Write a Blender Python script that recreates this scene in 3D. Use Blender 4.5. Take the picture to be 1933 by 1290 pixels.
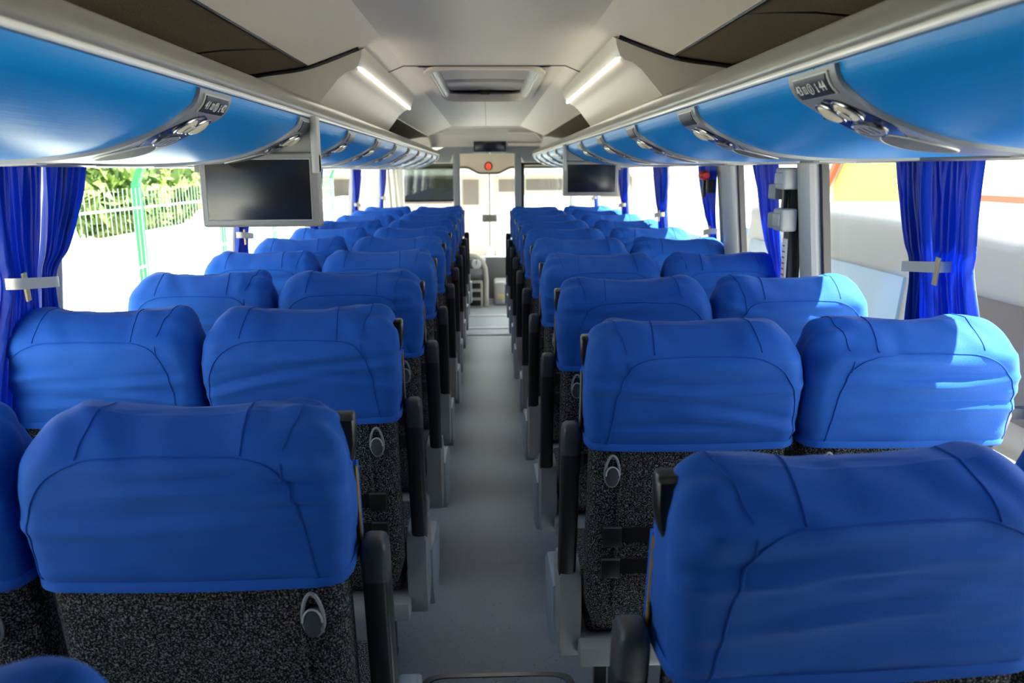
import bpy, bmesh, math, random
from mathutils import Vector, Matrix, noise
from mathutils.bvhtree import BVHTree

for _o in list(bpy.data.objects):
    bpy.data.objects.remove(_o)
S = bpy.context.scene
COL = S.collection
PI = math.pi
random.seed(7)

# ------------------------------------------------------------------ camera
F_PX, PX_W, PX_H = 1550.0, 1933, 1290
cam_d = bpy.data.cameras.new('camera')
cam = bpy.data.objects.new('camera', cam_d)
COL.objects.link(cam)
cam_d.sensor_width = 36.0
cam_d.lens = F_PX * 36.0 / PX_W
cam_d.clip_start = 0.02
cam_d.clip_end = 200
th = math.atan((645 - 322) / F_PX)
ps = math.atan((966.5 - 921) / (F_PX / math.cos(th)))
M = Matrix.Rotation(-ps, 4, 'Z') @ Matrix.Rotation(PI / 2 - th, 4, 'X') @ Matrix.Rotation(-0.006, 4, 'Z')
M.translation = (0.005, 0.0, 1.60)
cam.matrix_world = M
cam_d.dof.use_dof = True
cam_d.dof.focus_distance = 2.0
cam_d.dof.aperture_fstop = 5.6
S.camera = cam

# ------------------------------------------------------------------ world, sun, exposure
S.view_settings.view_transform = 'Standard'
S.view_settings.look = 'None'
S.view_settings.gamma = 1.0
S.view_settings.use_curve_mapping = False
S.view_settings.exposure = 0.7
S.cycles.max_bounces = 10
S.cycles.diffuse_bounces = 6
S.cycles.transparent_max_bounces = 16
S.cycles.use_denoising = True
S.cycles.sample_clamp_indirect = 8.0
S.cycles.caustics_reflective = False
S.cycles.caustics_refractive = False

W = bpy.data.worlds.new('world')
S.world = W
W.use_nodes = True
bg = W.node_tree.nodes['Background']
bg.inputs['Color'].default_value = (0.93, 0.97, 1.0, 1)
bg.inputs['Strength'].default_value = 2.6

sun_d = bpy.data.lights.new('sun', 'SUN')
sun = bpy.data.objects.new('sun', sun_d)
COL.objects.link(sun)
sun_d.energy = 22.0
sun_d.angle = math.radians(0.6)
sun_d.color = (1.0, 0.95, 0.86)
sun_dir = Vector((math.cos(math.radians(60)), -0.12, math.sin(math.radians(60)))).normalized()
sun.rotation_euler = sun_dir.to_track_quat('Z', 'Y').to_euler()
sun.location = (12, -2, 16)


# ------------------------------------------------------------------ helpers
def tag(o, label=None, cat=None, group=None, kind=None):
    if label: o['label'] = label
    if cat: o['category'] = cat
    if group: o['group'] = group
    if kind: o['kind'] = kind
    return o


def thing(name, label, cat, loc=(0, 0, 0), group=None, rz=0.0):
    o = bpy.data.objects.new(name, None)
    COL.objects.link(o)
    o.empty_display_size = 0.05
    o.location = loc
    o.rotation_euler = (0, 0, rz)
    return tag(o, label, cat, group)


def obj(name, bm, mat, parent=None, smooth=35, kind=None, loc=None):
    bmesh.ops.recalc_face_normals(bm, faces=bm.faces[:])
    me = bpy.data.meshes.new(name)
    bm.to_mesh(me)
    bm.free()
    mats = mat if isinstance(mat, (list, tuple)) else [mat]
    for m in mats:
        me.materials.append(m)
    if smooth:
        me.polygons.foreach_set('use_smooth', [True] * len(me.polygons))
        if smooth < 180:
            me.set_sharp_from_angle(angle=math.radians(smooth))
    o = bpy.data.objects.new(name, me)
    COL.objects.link(o)
    if parent: o.parent = parent
    if loc: o.location = loc
    if kind: o['kind'] = kind
    return o


def copy_tree(o, parent=None):
    c = o.copy()
    COL.objects.link(c)
    c.parent = parent
    for ch in o.children:
        copy_tree(ch, c)
    return c


def nb():
    return bmesh.new()


def box(bm, x0, x1, y0, y1, z0, z1, bev=0.0, seg=2):
    vs = [bm.verts.new((x, y, z)) for x in (x0, x1) for y in (y0, y1) for z in (z0, z1)]
    fs = [(0, 1, 3, 2), (4, 6, 7, 5), (0, 4, 5, 1), (2, 3, 7, 6), (0, 2, 6, 4), (1, 5, 7, 3)]
    nf = [bm.faces.new([vs[i] for i in f]) for f in fs]
    if bev > 0:
        es = list({e for f in nf for e in f.edges})
        bmesh.ops.bevel(bm, geom=es, offset=bev, segments=seg, profile=0.5, affect='EDGES')
    return bm


def loft(bm, rings, closed=True, cap0=True, cap1=True):
    R = [[bm.verts.new(p) for p in r] for r in rings]
    n = len(R[0])
    for a, b in zip(R, R[1:]):
        for i in range(n if closed else n - 1):
            j = (i + 1) % n
            bm.faces.new((a[i], a[j], b[j], b[i]))
    if closed and cap0: bm.faces.new(R[0][::-1])
    if closed and cap1: bm.faces.new(R[-1])
    return R


def grid(bm, rows):
    return loft(bm, rows, closed=False)


def tube(bm, pts, r, n=8, closed=False):
    P = [Vector(p) for p in pts]
    m = len(P)
    rings = []
    t0 = (P[1] - P[0]).normalized()
    up = Vector((0, 0, 1)) if abs(t0.z) < 0.9 else Vector((1, 0, 0))
    nx = t0.cross(up).normalized()
    for i in range(m):
        if closed:
            t = (P[(i + 1) % m] - P[i - 1]).normalized()
        else:
            t = (P[min(i + 1, m - 1)] - P[max(i - 1, 0)]).normalized()
        nx = (nx - t * nx.dot(t))
        if nx.length < 1e-6: nx = t.orthogonal()
        nx.normalize()
        ny = t.cross(nx)
        rr = r[i] if isinstance(r, (list, tuple)) else r
        rings.append([P[i] + (nx * math.cos(2 * PI * k / n) + ny * math.sin(2 * PI * k / n)) * rr for k in range(n)])
    if closed:
        R = [[bm.verts.new(p) for p in q] for q in rings]
        for i in range(m):
            a, b = R[i], R[(i + 1) % m]
            for k in range(n):
                l = (k + 1) % n
                bm.faces.new((a[k], a[l], b[l], b[k]))
    else:
        loft(bm, rings)
    return bm


def prism(bm, pts, axis, a0, a1, bev=0.0, seg=2):
    """polygon pts (two coords) pushed along axis 0/1/2"""
    def mk(p, a):
        if axis == 0: return (a, p[0], p[1])
        if axis == 1: return (p[0], a, p[1])
        return (p[0], p[1], a)
    A = [bm.verts.new(mk(p, a0)) for p in pts]
    B = [bm.verts.new(mk(p, a1)) for p in pts]
    n = len(pts)
    f0 = bm.faces.new(A)
    f1 = bm.faces.new(B[::-1])
    fs = [bm.faces.new((A[i], B[i], B[(i + 1) % n], A[(i + 1) % n])) for i in range(n)]
    if bev > 0:
        es = list(set(f0.edges) | set(f1.edges))
        bmesh.ops.bevel(bm, geom=es, offset=bev, segments=seg, profile=0.5, affect='EDGES')
    return bm


def oval(cx, cy, rx, ry, n=28, p=2.0):
    out = []
    for k in range(n):
        a = 2 * PI * k / n
        c, s = math.cos(a), math.sin(a)
        out.append((cx + rx * math.copysign(abs(c) ** (2 / p), c), cy + ry * math.copysign(abs(s) ** (2 / p), s)))
    return out


def catmull(pts, sub=6):
    P = [Vector(p) for p in pts]
    out = []
    for i in range(len(P) - 1):
        p0, p1, p2, p3 = P[max(i - 1, 0)], P[i], P[i + 1], P[min(i + 2, len(P) - 1)]
        for k in range(sub):
            t = k / sub
            out.append(0.5 * ((2 * p1) + (p2 - p0) * t + (2 * p0 - 5 * p1 + 4 * p2 - p3) * t * t + (3 * p1 - p0 - 3 * p2 + p3) * t ** 3))
    out.append(P[-1])
    return out


def ss(a, b, x):
    t = min(max((x - a) / (b - a), 0.0), 1.0)
    return t * t * (3 - 2 * t)


# ------------------------------------------------------------------ materials
def mat(name, col, rough=0.5, metal=0.0, spec=0.5, bump=None, speck=None, coat=0.0, sheen=0.0, emit=None, trans=0.0):
    """bump = (scale, strength, (sx,sy,sz)); speck = (colour2, scale, low, high, (sx,sy,sz))"""
    m = bpy.data.materials.new(name)
    m.use_nodes = True
    nt = m.node_tree
    b = nt.nodes['Principled BSDF']
    b.inputs['Base Color'].default_value = (*col, 1)
    b.inputs['Roughness'].default_value = rough
    b.inputs['Metallic'].default_value = metal
    b.inputs['Specular IOR Level'].default_value = spec
    b.inputs['Coat Weight'].default_value = coat
    b.inputs['Sheen Weight'].default_value = sheen
    if emit:
        b.inputs['Emission Color'].default_value = (*emit[0], 1)
        b.inputs['Emission Strength'].default_value = emit[1]
    tc = nt.nodes.new('ShaderNodeTexCoord')

    def noise_node(scale, sc, detail=2.0):
        mp = nt.nodes.new('ShaderNodeMapping')
        mp.inputs['Scale'].default_value = sc
        nt.links.new(tc.outputs['Object'], mp.inputs['Vector'])
        n = nt.nodes.new('ShaderNodeTexNoise')
        n.inputs['Scale'].default_value = scale
        n.inputs['Detail'].default_value = detail
        nt.links.new(mp.outputs['Vector'], n.inputs['Vector'])
        return n
    if speck:
        n = noise_node(speck[1], speck[4] if len(speck) > 4 else (1, 1, 1), 3.0)
        r = nt.nodes.new('ShaderNodeValToRGB')
        r.color_ramp.elements[0].position = speck[2]
        r.color_ramp.elements[1].position = speck[3]
        r.color_ramp.elements[0].color = (*col, 1)
        r.color_ramp.elements[1].color = (*speck[0], 1)
        nt.links.new(n.outputs['Fac'], r.inputs['Fac'])
        nt.links.new(r.outputs['Color'], b.inputs['Base Color'])
    if bump:
        n = noise_node(bump[0], bump[2] if len(bump) > 2 else (1, 1, 1))
        bp = nt.nodes.new('ShaderNodeBump')
        bp.inputs['Strength'].default_value = bump[1]
        bp.inputs['Distance'].default_value = 0.002
        nt.links.new(n.outputs['Fac'], bp.inputs['Height'])
        nt.links.new(bp.outputs['Normal'], b.inputs['Normal'])
    if trans > 0:
        out = nt.nodes['Material Output']
        tr = nt.nodes.new('ShaderNodeBsdfTranslucent')
        tr.inputs['Color'].default_value = (*col, 1)
        mx = nt.nodes.new('ShaderNodeMixShader')
        mx.inputs['Fac'].default_value = trans
        nt.links.new(b.outputs[0], mx.inputs[1])
        nt.links.new(tr.outputs[0], mx.inputs[2])
        nt.links.new(mx.outputs[0], out.inputs['Surface'])
    return m


def glass_mat(name, tint, refl=0.08):
    m = bpy.data.materials.new(name)
    m.use_nodes = True
    nt = m.node_tree
    nt.nodes.remove(nt.nodes['Principled BSDF'])
    out = nt.nodes['Material Output']
    t = nt.nodes.new('ShaderNodeBsdfTransparent')
    t.inputs['Color'].default_value = (*tint, 1)
    g = nt.nodes.new('ShaderNodeBsdfGlossy')
    g.inputs['Roughness'].default_value = 0.02
    mx = nt.nodes.new('ShaderNodeMixShader')
    mx.inputs['Fac'].default_value = refl
    nt.links.new(t.outputs[0], mx.inputs[1])
    nt.links.new(g.outputs[0], mx.inputs[2])
    nt.links.new(mx.outputs[0], out.inputs['Surface'])
    return m


def bin_mat(name, col):
    """perforated leather: fine dimple grid"""
    m = mat(name, col, rough=0.36, spec=0.6)
    nt = m.node_tree
    b = nt.nodes['Principled BSDF']
    tc = nt.nodes.new('ShaderNodeTexCoord')
    v = nt.nodes.new('ShaderNodeTexVoronoi')
    v.inputs['Scale'].default_value = 150
    v.inputs['Randomness'].default_value = 0.15
    bp = nt.nodes.new('ShaderNodeBump')
    bp.inputs['Strength'].default_value = 0.25
    bp.inputs['Distance'].default_value = 0.001
    nt.links.new(tc.outputs['Object'], v.inputs['Vector'])
    nt.links.new(v.outputs['Distance'], bp.inputs['Height'])
    nt.links.new(bp.outputs['Normal'], b.inputs['Normal'])
    return m


MT = dict(
    cover=mat('blue_cover_cloth', (0.010, 0.092, 0.42), rough=0.72, spec=0.18, sheen=0.06, bump=(420, 0.25)),
    seam=mat('blue_cover_seam', (0.008, 0.07, 0.36), rough=0.8, spec=0.2),
    zipper=mat('gold_zipper', (0.45, 0.27, 0.03), rough=0.4, metal=0.3),
    carpet=mat('charcoal_speckled_carpet', (0.008, 0.008, 0.009), rough=0.95, spec=0.1, speck=((0.42, 0.42, 0.43), 330, 0.49, 0.80), bump=(300, 0.6)),
    black=mat('black_plastic', (0.008, 0.008, 0.009), rough=0.35, spec=0.5, bump=(600, 0.08)),
    black_soft=mat('black_armrest_vinyl', (0.012, 0.012, 0.014), rough=0.42, spec=0.45),
    webbing=mat('black_webbing', (0.006, 0.006, 0.007), rough=0.85, spec=0.2, bump=(200, 0.4, (4, 1, 1))),
    dkgrey=mat('dark_grey_plastic', (0.055, 0.055, 0.06), rough=0.45),
    grey=mat('grey_plastic', (0.27, 0.27, 0.275), rough=0.42),
    ltgrey=mat('light_grey_plastic', (0.42, 0.42, 0.41), rough=0.4),
    bluegrey=mat('blue_grey_plastic', (0.25, 0.30, 0.36), rough=0.4),
    chrome=mat('satin_metal', (0.55, 0.55, 0.56), rough=0.25, metal=1.0),
    rail=mat('warm_grey_rail', (0.17, 0.158, 0.135), rough=0.28, spec=0.6),
    binblue=bin_mat('blue_perforated_vinyl', (0.002, 0.205, 0.56)),
    rail_glint=mat('pale_rail_glint', (0.75, 0.73, 0.68), rough=0.15, spec=0.8),
    shade=mat('shaded_opening', (0.07, 0.06, 0.052), rough=0.8),
    unit=mat('grey_service_unit', (0.22, 0.22, 0.225), rough=0.34, spec=0.5),
    navy=mat('dark_navy_gloss', (0.012, 0.016, 0.04), rough=0.18, spec=0.6),
    cream=mat('cream_lens', (0.62, 0.56, 0.42), rough=0.15, spec=0.7),
    plate=mat('seat_number_plate', (0.03, 0.03, 0.033), rough=0.35),
    white=mat('white_print', (0.8, 0.8, 0.78), rough=0.5),
    grille=mat('speaker_grille', (0.11, 0.11, 0.11), rough=0.6, bump=(700, 0.9)),
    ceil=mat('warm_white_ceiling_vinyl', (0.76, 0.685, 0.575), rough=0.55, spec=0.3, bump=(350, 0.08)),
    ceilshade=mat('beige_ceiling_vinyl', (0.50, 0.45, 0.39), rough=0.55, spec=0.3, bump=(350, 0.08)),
    cove=mat('brown_carpet_lining', (0.13, 0.098, 0.062), rough=0.95, spec=0.1, speck=((0.19, 0.15, 0.10), 260, 0.4, 0.7), bump=(300, 0.5)),
    pod=mat('beige_duct_plastic', (0.60, 0.54, 0.45), rough=0.38, spec=0.5),
    strip=mat('duct_ridge_glow', (0.9, 0.88, 0.8), rough=0.3, emit=((1.0, 0.93, 0.78), 10.0)),
    floor=mat('grey_speckled_vinyl_floor', (0.36, 0.40, 0.46), rough=0.42, spec=0.5, speck=((0.03, 0.045, 0.08), 130, 0.66, 0.70), bump=(40, 0.15)),
    wall=mat('grey_wall_trim', (0.36, 0.35, 0.33), rough=0.5),
    post=mat('grey_window_post', (0.42, 0.42, 0.42), rough=0.45),
    curtain=mat('royal_blue_curtain', (0.004, 0.052, 0.50), rough=0.36, spec=0.5, sheen=0.1, trans=0.12),
    tie=mat('beige_tieback', (0.55, 0.52, 0.47), rough=0.45),
    velcro=mat('yellowed_velcro_tab', (0.60, 0.47, 0.24), rough=0.8),
    screen=mat('dark_screen', (0.012, 0.012, 0.014), rough=0.22, spec=0.6),
    bezel=mat('grey_monitor_bezel', (0.27, 0.265, 0.25), rough=0.4),
    red=mat('red_plastic', (0.6, 0.02, 0.015), rough=0.35),
    redlamp=mat('red_lamp_lens', (0.7, 0.04, 0.02), rough=0.2, emit=((1.0, 0.06, 0.02), 0.5)),
    frame=mat('grey_partition_frame', (0.24, 0.25, 0.26), rough=0.4),
    glass=glass_mat('clear_glass', (0.93, 0.96, 0.95), 0.02),
    tint=glass_mat('smoked_glass', (0.36, 0.40, 0.38), 0.10),
    beige=mat('beige_dashboard', (0.50, 0.46, 0.40), rough=0.45),
    dashgrey=mat('grey_dashboard', (0.16, 0.165, 0.17), rough=0.5),
    step=mat('pale_step_nosing', (0.62, 0.62, 0.58), rough=0.4),
    asphalt=mat('pale_concrete_yard', (0.74, 0.72, 0.68), rough=0.9, bump=(6, 0.5)),
    yellow=mat('yellow_house_paint', (0.66, 0.46, 0.10), rough=0.8),
    whitewall=mat('white_wall_paint', (0.75, 0.74, 0.70), rough=0.8),
    streetwall=mat('beige_street_wall', (0.30, 0.275, 0.235), rough=0.8),
    brown=mat('red_brown_fascia', (0.26, 0.07, 0.035), rough=0.7),
    tile=mat('pale_metal_roof', (0.55, 0.53, 0.50), rough=0.5),
    wire=mat('pale_green_wire', (0.42, 0.58, 0.48), rough=0.5),
    green=mat('green_fence_paint', (0.012, 0.17, 0.055), rough=0.45),
    bark=mat('brown_bark', (0.10, 0.07, 0.04), rough=0.9),
    silver=mat('silver_car_paint', (0.15, 0.15, 0.155), rough=0.4, spec=0.3),
    darkcar=mat('dark_brown_car_paint', (0.035, 0.028, 0.022), rough=0.4, spec=0.15),
    carglass=mat('car_window_glass', (0.10, 0.16, 0.24), rough=0.15, spec=0.25),
    darkglass=mat('dark_car_glass', (0.03, 0.025, 0.02), rough=0.12, spec=0.35),
    tyre=mat('black_tyre', (0.015, 0.015, 0.015), rough=0.8),
    whitevan=mat('white_vehicle_paint', (0.72, 0.72, 0.70), rough=0.3, coat=0.3),
    backing=mat('bus_body_panel', (0.55, 0.55, 0.55), rough=0.5),
)


def leaf_mat(name, c1, c2):
    return mat(name, c1, rough=0.6, speck=(c2, 3.0, 0.35, 0.65))


MT['leaf'] = leaf_mat('hedge_leaves', (0.07, 0.16, 0.03), (0.22, 0.30, 0.07))
MT['leaf2'] = leaf_mat('yellow_green_leaves', (0.30, 0.34, 0.02), (0.55, 0.50, 0.05))

# ================================================================== SETTING
ZC = 1.60                      # camera height: cross-section numbers below are written from it
XW_TOP, XW_SILL = 1.195, 1.265
KY = 1.022
Z_HEAD, Z_SILL = 1.625, 0.86
Y0, Y1 = -0.62, 9.45            # passenger saloon
YF = 11.1                      # windscreen


def xwall(z):
    return XW_TOP + (Z_HEAD - z) / (Z_HEAD - Z_SILL) * (XW_SILL - XW_TOP)


# floor: aisle and platform, step well, driver's floor
bm = nb()
prism(bm, [(Y0, 0), (8.05, 0), (8.05, -0.11), (YF + .1, -0.11), (YF + .1, -0.25), (Y0, -0.25)], 0, -1.30, 1.30)
obj('floor', bm, MT['floor'], smooth=0, kind='structure')
# nosings on the steps to the driver
for i, (y, z) in enumerate(((8.035, 0.0), (8.95, -0.11), (9.75, -0.11))):
    bm = nb()
    box(bm, -0.27, 0.27, y - 0.05, y + 0.03, z - 0.004, z + 0.008, 0.003)
    obj('trim_%d' % (i + 1), bm, MT['step'], kind='structure')

# ceiling: flat middle with an opening for the hatch, sloping facets, carpeted outer parts
HX, HY0, HY1 = 0.245, 3.82, 5.52
zc = ZC + 0.45
bm = nb()
T = 0.03


def cplate(bm, pts, y0, y1):
    """ceiling facet as a thick sheet; pts are (x,z) from in to out"""
    up = [(p[0], p[1] + T) for p in pts]
    prism(bm, list(pts) + up[::-1], 1, y0, y1)


for (x0, x1, y0, y1) in ((-0.353, 0.353, Y0, HY0), (-0.353, 0.353, HY1, 8.75), (-0.353, -HX, HY0, HY1), (HX, 0.353, HY0, HY1)):
    box(bm, x0, x1, y0, y1, zc, zc + T)
for s in (-1, 1):
    cplate(bm, [(s * .353, zc), (s * .60, ZC + .352)], Y0, 8.75)
obj('ceiling', bm, MT['ceil'], smooth=0, kind='structure')
bm = nb()
for s in (-1, 1):
    pts = [(s * .60, ZC + .352), (s * .80, ZC + .318), (s * 1.0, ZC + .25), (s * 1.24, ZC + .10), (s * 1.24, ZC - .0)]
    cplate(bm, pts[:4], Y0, 8.75)
obj('ceiling_lining', bm, MT['cove'], smooth=0, kind='structure')
# seam lines of the carpet lining: piping between the panels
k = 4
for s in (-1, 1):
    for yy in (1.15, 2.45) if s < 0 else (1.9,):
        bm = nb()
        tube(bm, [(s * .60, yy + .1, ZC + .352), (s * .66, yy + .02, ZC + .3405), (s * .72, yy - .04, ZC + .330), (s * .80, yy - .07, ZC + .316), (s * .98, yy - .08, ZC + .255)], 0.003, 6)
        obj('trim_%d' % k, bm, MT['black'], kind='structure'); k += 1
    bm = nb()
    tube(bm, [(s * .60, Y0, ZC + .351), (s * .60, 8.75, ZC + .351)], 0.004, 6)
    obj('trim_%d' % k, bm, MT['black'], kind='structure'); k += 1
# cross seam of the headliner
bm = nb()
tube(bm, [(-.60, 3.76, ZC + .351), (-.353, 3.76, zc - .0005), (-.1, 3.76, zc - .001), (.1, 3.76, zc - .001), (.353, 3.76, zc - .0005), (.60, 3.76, ZC + .351)], 0.0035, 6)
obj('trim_%d' % k, bm, MT['dkgrey'], kind='structure'); k += 1
bm = nb()
tube(bm, [(0, 5.62, zc - .0005), (0, 8.7, zc - .0005)], 0.002, 6)
obj('trim_%d' % k, bm, MT['dkgrey'], kind='structure'); k += 1

# outer roof skin
bm = nb()
cplate(bm, [(-1.33, ZC + .18), (-1.0, ZC + .42), (-.6, ZC + .53), (0, ZC + .58), (.6, ZC + .53), (1.0, ZC + .42), (1.33, ZC + .18)], Y0 - .1, YF + .1)
obj('ceiling_roof_skin', bm, MT['backing'], kind='structure')

# hatch: recess walls, cover with two slats, bright side mouldings, knobs
ht = thing('roof_hatch', 'rounded rectangular roof hatch with pale side mouldings in the middle of the ceiling', 'roof hatch', (0, (HY0 + HY1) / 2, zc))
hc = (HY0 + HY1) / 2
dy = (HY1 - HY0) / 2
bm = nb()
for s in (-1, 1):
    rows = []
    for j in range(9):
        a = j / 8 * PI / 2
        x = s * (HX + .028 - .05 * math.sin(a)); z = -.006 + .050 * (1 - math.cos(a))
        rows.append([(x, -dy - .01, z), (x, dy + .01, z)])
    grid(bm, rows)
obj('side_moulding', bm, MT['ltgrey'], ht)
bm = nb()
outer = [(p[0], p[1]) for p in oval(0, 0, HX + .045, dy + .05, 64, 7)]
inner = [(p[0], p[1]) for p in oval(0, 0, HX + .012, dy + .004, 64, 7)]
R = loft(bm, [[(x, y, -.001) for x, y in outer], [(x * .985, y * .996, -.012) for x, y in outer], [(x, y, -.013) for x, y in inner], [(x, y, .045) for x, y in inner]], cap0=False, cap1=False)
obj('rim', bm, MT['ceil'], ht)
bm = nb()
box(bm, -HX - .05, HX + .05, -dy - .06, -dy + .006, .0, .075, 0.003)
obj('shaded_lip', bm, MT['dkgrey'], ht)  # recess face nearest the camera, dark grey to paint in its shade
bm = nb()
rows = []
for j in range(25):
    y = -dy + (2 * dy) * j / 24
    z = .052 - .012 * math.sin(j / 24 * PI)
    if j in (3, 14): z += .018
    rows.append([(HX * 1.1 * (i / 12 * 2 - 1), y, z + .008 * (1 - (i / 6 - 1) ** 2)) for i in range(13)])
grid(bm, rows)
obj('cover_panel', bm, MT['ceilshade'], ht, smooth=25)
bm = nb()
box(bm, -HX * 1.1, HX * 1.1, -dy - .06, dy + .06, .075, .09)
obj('outer_lid', bm, MT['backing'], ht)
bm = nb()
tube(bm, [(x * .985, y * .99, .040) for x, y in inner], .006, 6, True)
obj('dark_line', bm, MT['dkgrey'], ht)  # dark line added round the cover for contrast
for y in (-dy + .10, dy - .02):
    bm = nb()
    prism(bm, oval(0, y, .035, .022, 20), 2, .030, .055, 0.006)
    obj('latch_knob', bm, MT['black'], ht)

# side walls below and above the windows, window posts, panes
LP = [0.22, 0.62, 2.28, 3.92, 5.61, 7.35, 9.30]
RP = [0.18, 0.55, 2.16, 3.94, 5.42, 6.94, 8.90]
for s, nm in ((-1, 'left'), (1, 'right')):
    bm = nb()
    xs = lambda z: s * xwall(z)
    prism(bm, [(s * 1.265, -0.3), (s * 1.265, Z_SILL), (s * 1.33, Z_SILL), (s * 1.33, -0.3)], 1, Y0, YF)
    box(bm, min(s * 1.195, s * 1.30), max(s * 1.195, s * 1.30), Y0, YF, Z_HEAD, ZC + .27)
    box(bm, min(s * 1.195, s * 1.30), max(s * 1.195, s * 1.30), Y0, .21 if s < 0 else .17, Z_SILL - .01, Z_HEAD + .01)
    obj('wall_%s' % nm, bm, MT['wall'], smooth=0, kind='structure')
    bm = nb()
    box(bm, min(s * 1.235, s * 1.33), max(s * 1.235, s * 1.33), Y0, YF, Z_SILL - .02, Z_SILL + .015, 0.006)
    obj('trim_%d' % k, bm, MT['post'], kind='structure'); k += 1


def post(s, y, w, depth, mat_, z1=Z_HEAD, edge=None):
    """leaning window post with a rounded inner face"""
    global k
    y *= KY
    bm = nb()
    rings = []
    for z in (Z_SILL, z1):
        x = xwall(z)
        pr = [(x + .015, -w / 2), (x + .015, w / 2), (x - depth * .5, w / 2)]
        for j in range(7):
            a = PI / 2 * (1 - j / 3)
            pr.append((x - depth * .5 - depth * .5 * math.cos(a), w / 2 * math.sin(a)))
        pr.append((x - depth * .5, -w / 2))
        rings.append([(s * px, y + py, z) for px, py in pr])
    loft(bm, rings)
    o = obj('trim_%d' % k, bm, mat_, kind='structure'); k += 1
    if edge:
        bm = nb()
        rings = []
        for z in (Z_SILL, z1):
            x = xwall(z)
            yy = y + edge * (w / 2 + .012)
            rings.append([(s * (x - .012), yy - .012, z), (s * (x + .014), yy - .012, z), (s * (x + .014), yy + .012, z), (s * (x - .012), yy + .012, z)])
        loft(bm, rings)
        obj('trim_%d' % k, bm, MT['black'], kind='structure'); k += 1
    return o


for y in LP:
    post(-1, y, 0.055, 0.03, MT['post'])
for i, y in enumerate(RP):
    if i == 3:
        post(1, y, 0.20, 0.05, MT['post'], edge=-1)
        post(1, y + .17, 0.06, 0.03, MT['rail'])
    else:
        post(1, y, 0.055, 0.03, MT['post'])
post(1, 2.945, 0.13, 0.06, MT['post'], edge=-1)
wn = 1
for s, PP in ((-1, LP), (1, sorted(RP + [2.945]))):
    PP = [q * KY for q in PP] + [YF - .1]
    for a, b in zip(PP, PP[1:]):
        bm = nb()
        x0, x1 = s * (xwall(Z_SILL) + .016), s * (xwall(Z_HEAD) + .016)
        rings = [[(x0, a, Z_SILL - .01), (x0 + s * .006, a, Z_SILL - .01), (x1 + s * .006, a, Z_HEAD + .01), (x1, a, Z_HEAD + .01)],
                 [(x0, b, Z_SILL - .01), (x0 + s * .006, b, Z_SILL - .01), (x1 + s * .006, b, Z_HEAD + .01), (x1, b, Z_HEAD + .01)]]
        loft(bm, rings)
        obj('window_%d' % wn, bm, MT['glass'], smooth=0, kind='structure'); wn += 1
# rear wall
bm = nb()
box(bm, -1.30, 1.30, Y0 - .06, Y0, -.25, 2.2)
obj('wall_back', bm, MT['dkgrey'], smooth=0, kind='structure')

# ================================================================== OVERHEAD RACKS
PROF = catmull([(.487, .1445, 0), (.497, .118, 0), (.53, .094, 0), (.57, .073, 0), (.61, .056, 0), (.65, .043, 0), (.71, .032, 0), (.79, .026, 0), (.90, .023, 0), (1.02, .024, 0), (1.155, .028, 0)], 6)
ARC = [0.0]
for a, b in zip(PROF, PROF[1:]):
    ARC.append(ARC[-1] + (b - a).length)
LEN = ARC[-1]


def prof(s):
    s = min(max(s, 0), LEN - 1e-6)
    for i in range(len(ARC) - 1):
        if s <= ARC[i + 1]:
            t = (s - ARC[i]) / (ARC[i + 1] - ARC[i])
            p = PROF[i].lerp(PROF[i + 1], t)
            i0, i1 = max(i - 2, 0), min(i + 3, len(PROF) - 1)
            d = (PROF[i1] - PROF[i0]).normalized()
            return p, Vector((d.y, -d.x, 0)), d      # point, outward normal (down/inward), tangent
    return PROF[-1], Vector((0, -1, 0)), Vector((1, 0, 0))


def pp(side, s, y, off):
    p, n, d = prof(s)
    q = p + n * off
    return Vector((side * q.x, y, ZC + q.y))


def patch(bm, side, o, s0, s1, yl, yr, off0, off1, ns=24, ny=2, dome=0.0):
    """slab laid on the rack underside: s along the profile, y across; o is subtracted"""
    rows_t, rows_b = [], []
    for i in range(ns + 1):
        s = s0 + (s1 - s0) * i / ns
        a, b = yl(s), yr(s)
        rt, rb = [], []
        for j in range(ny + 1):
            y = a + (b - a) * j / ny
            e = 0.0
            if dome:
                u = (i / ns) * 2 - 1; v = (j / ny) * 2 - 1
                e = dome * max(0.0, (1 - u * u)) ** .5 * max(0.0, (1 - v * v * .8))
            rt.append(pp(side, s, y, off1 + e) - o)
            rb.append(pp(side, s, y, off0) - o)
        rows_t.append(rt); rows_b.append(rb)
    T_ = grid(bm, rows_t)
    B_ = grid(bm, rows_b)
    for i in range(ns):
        bm.faces.new((T_[i][0], T_[i + 1][0], B_[i + 1][0], B_[i][0]))
        bm.faces.new((T_[i][-1], T_[i + 1][-1], B_[i + 1][-1], B_[i][-1]))
    for j in range(ny):
        bm.faces.new((T_[0][j], T_[0][j + 1], B_[0][j + 1], B_[0][j]))
        bm.faces.new((T_[-1][j], T_[-1][j + 1], B_[-1][j + 1], B_[-1][j]))
    bmesh.ops.remove_doubles(bm, verts=bm.verts[:], dist=1e-6)
    return bm


def ell(sc, rs, ry, yc=0.0, sg=1):
    return lambda s: yc + sg * ry * math.sqrt(max(0.0, 1 - ((s - sc) / rs) ** 2))


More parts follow.
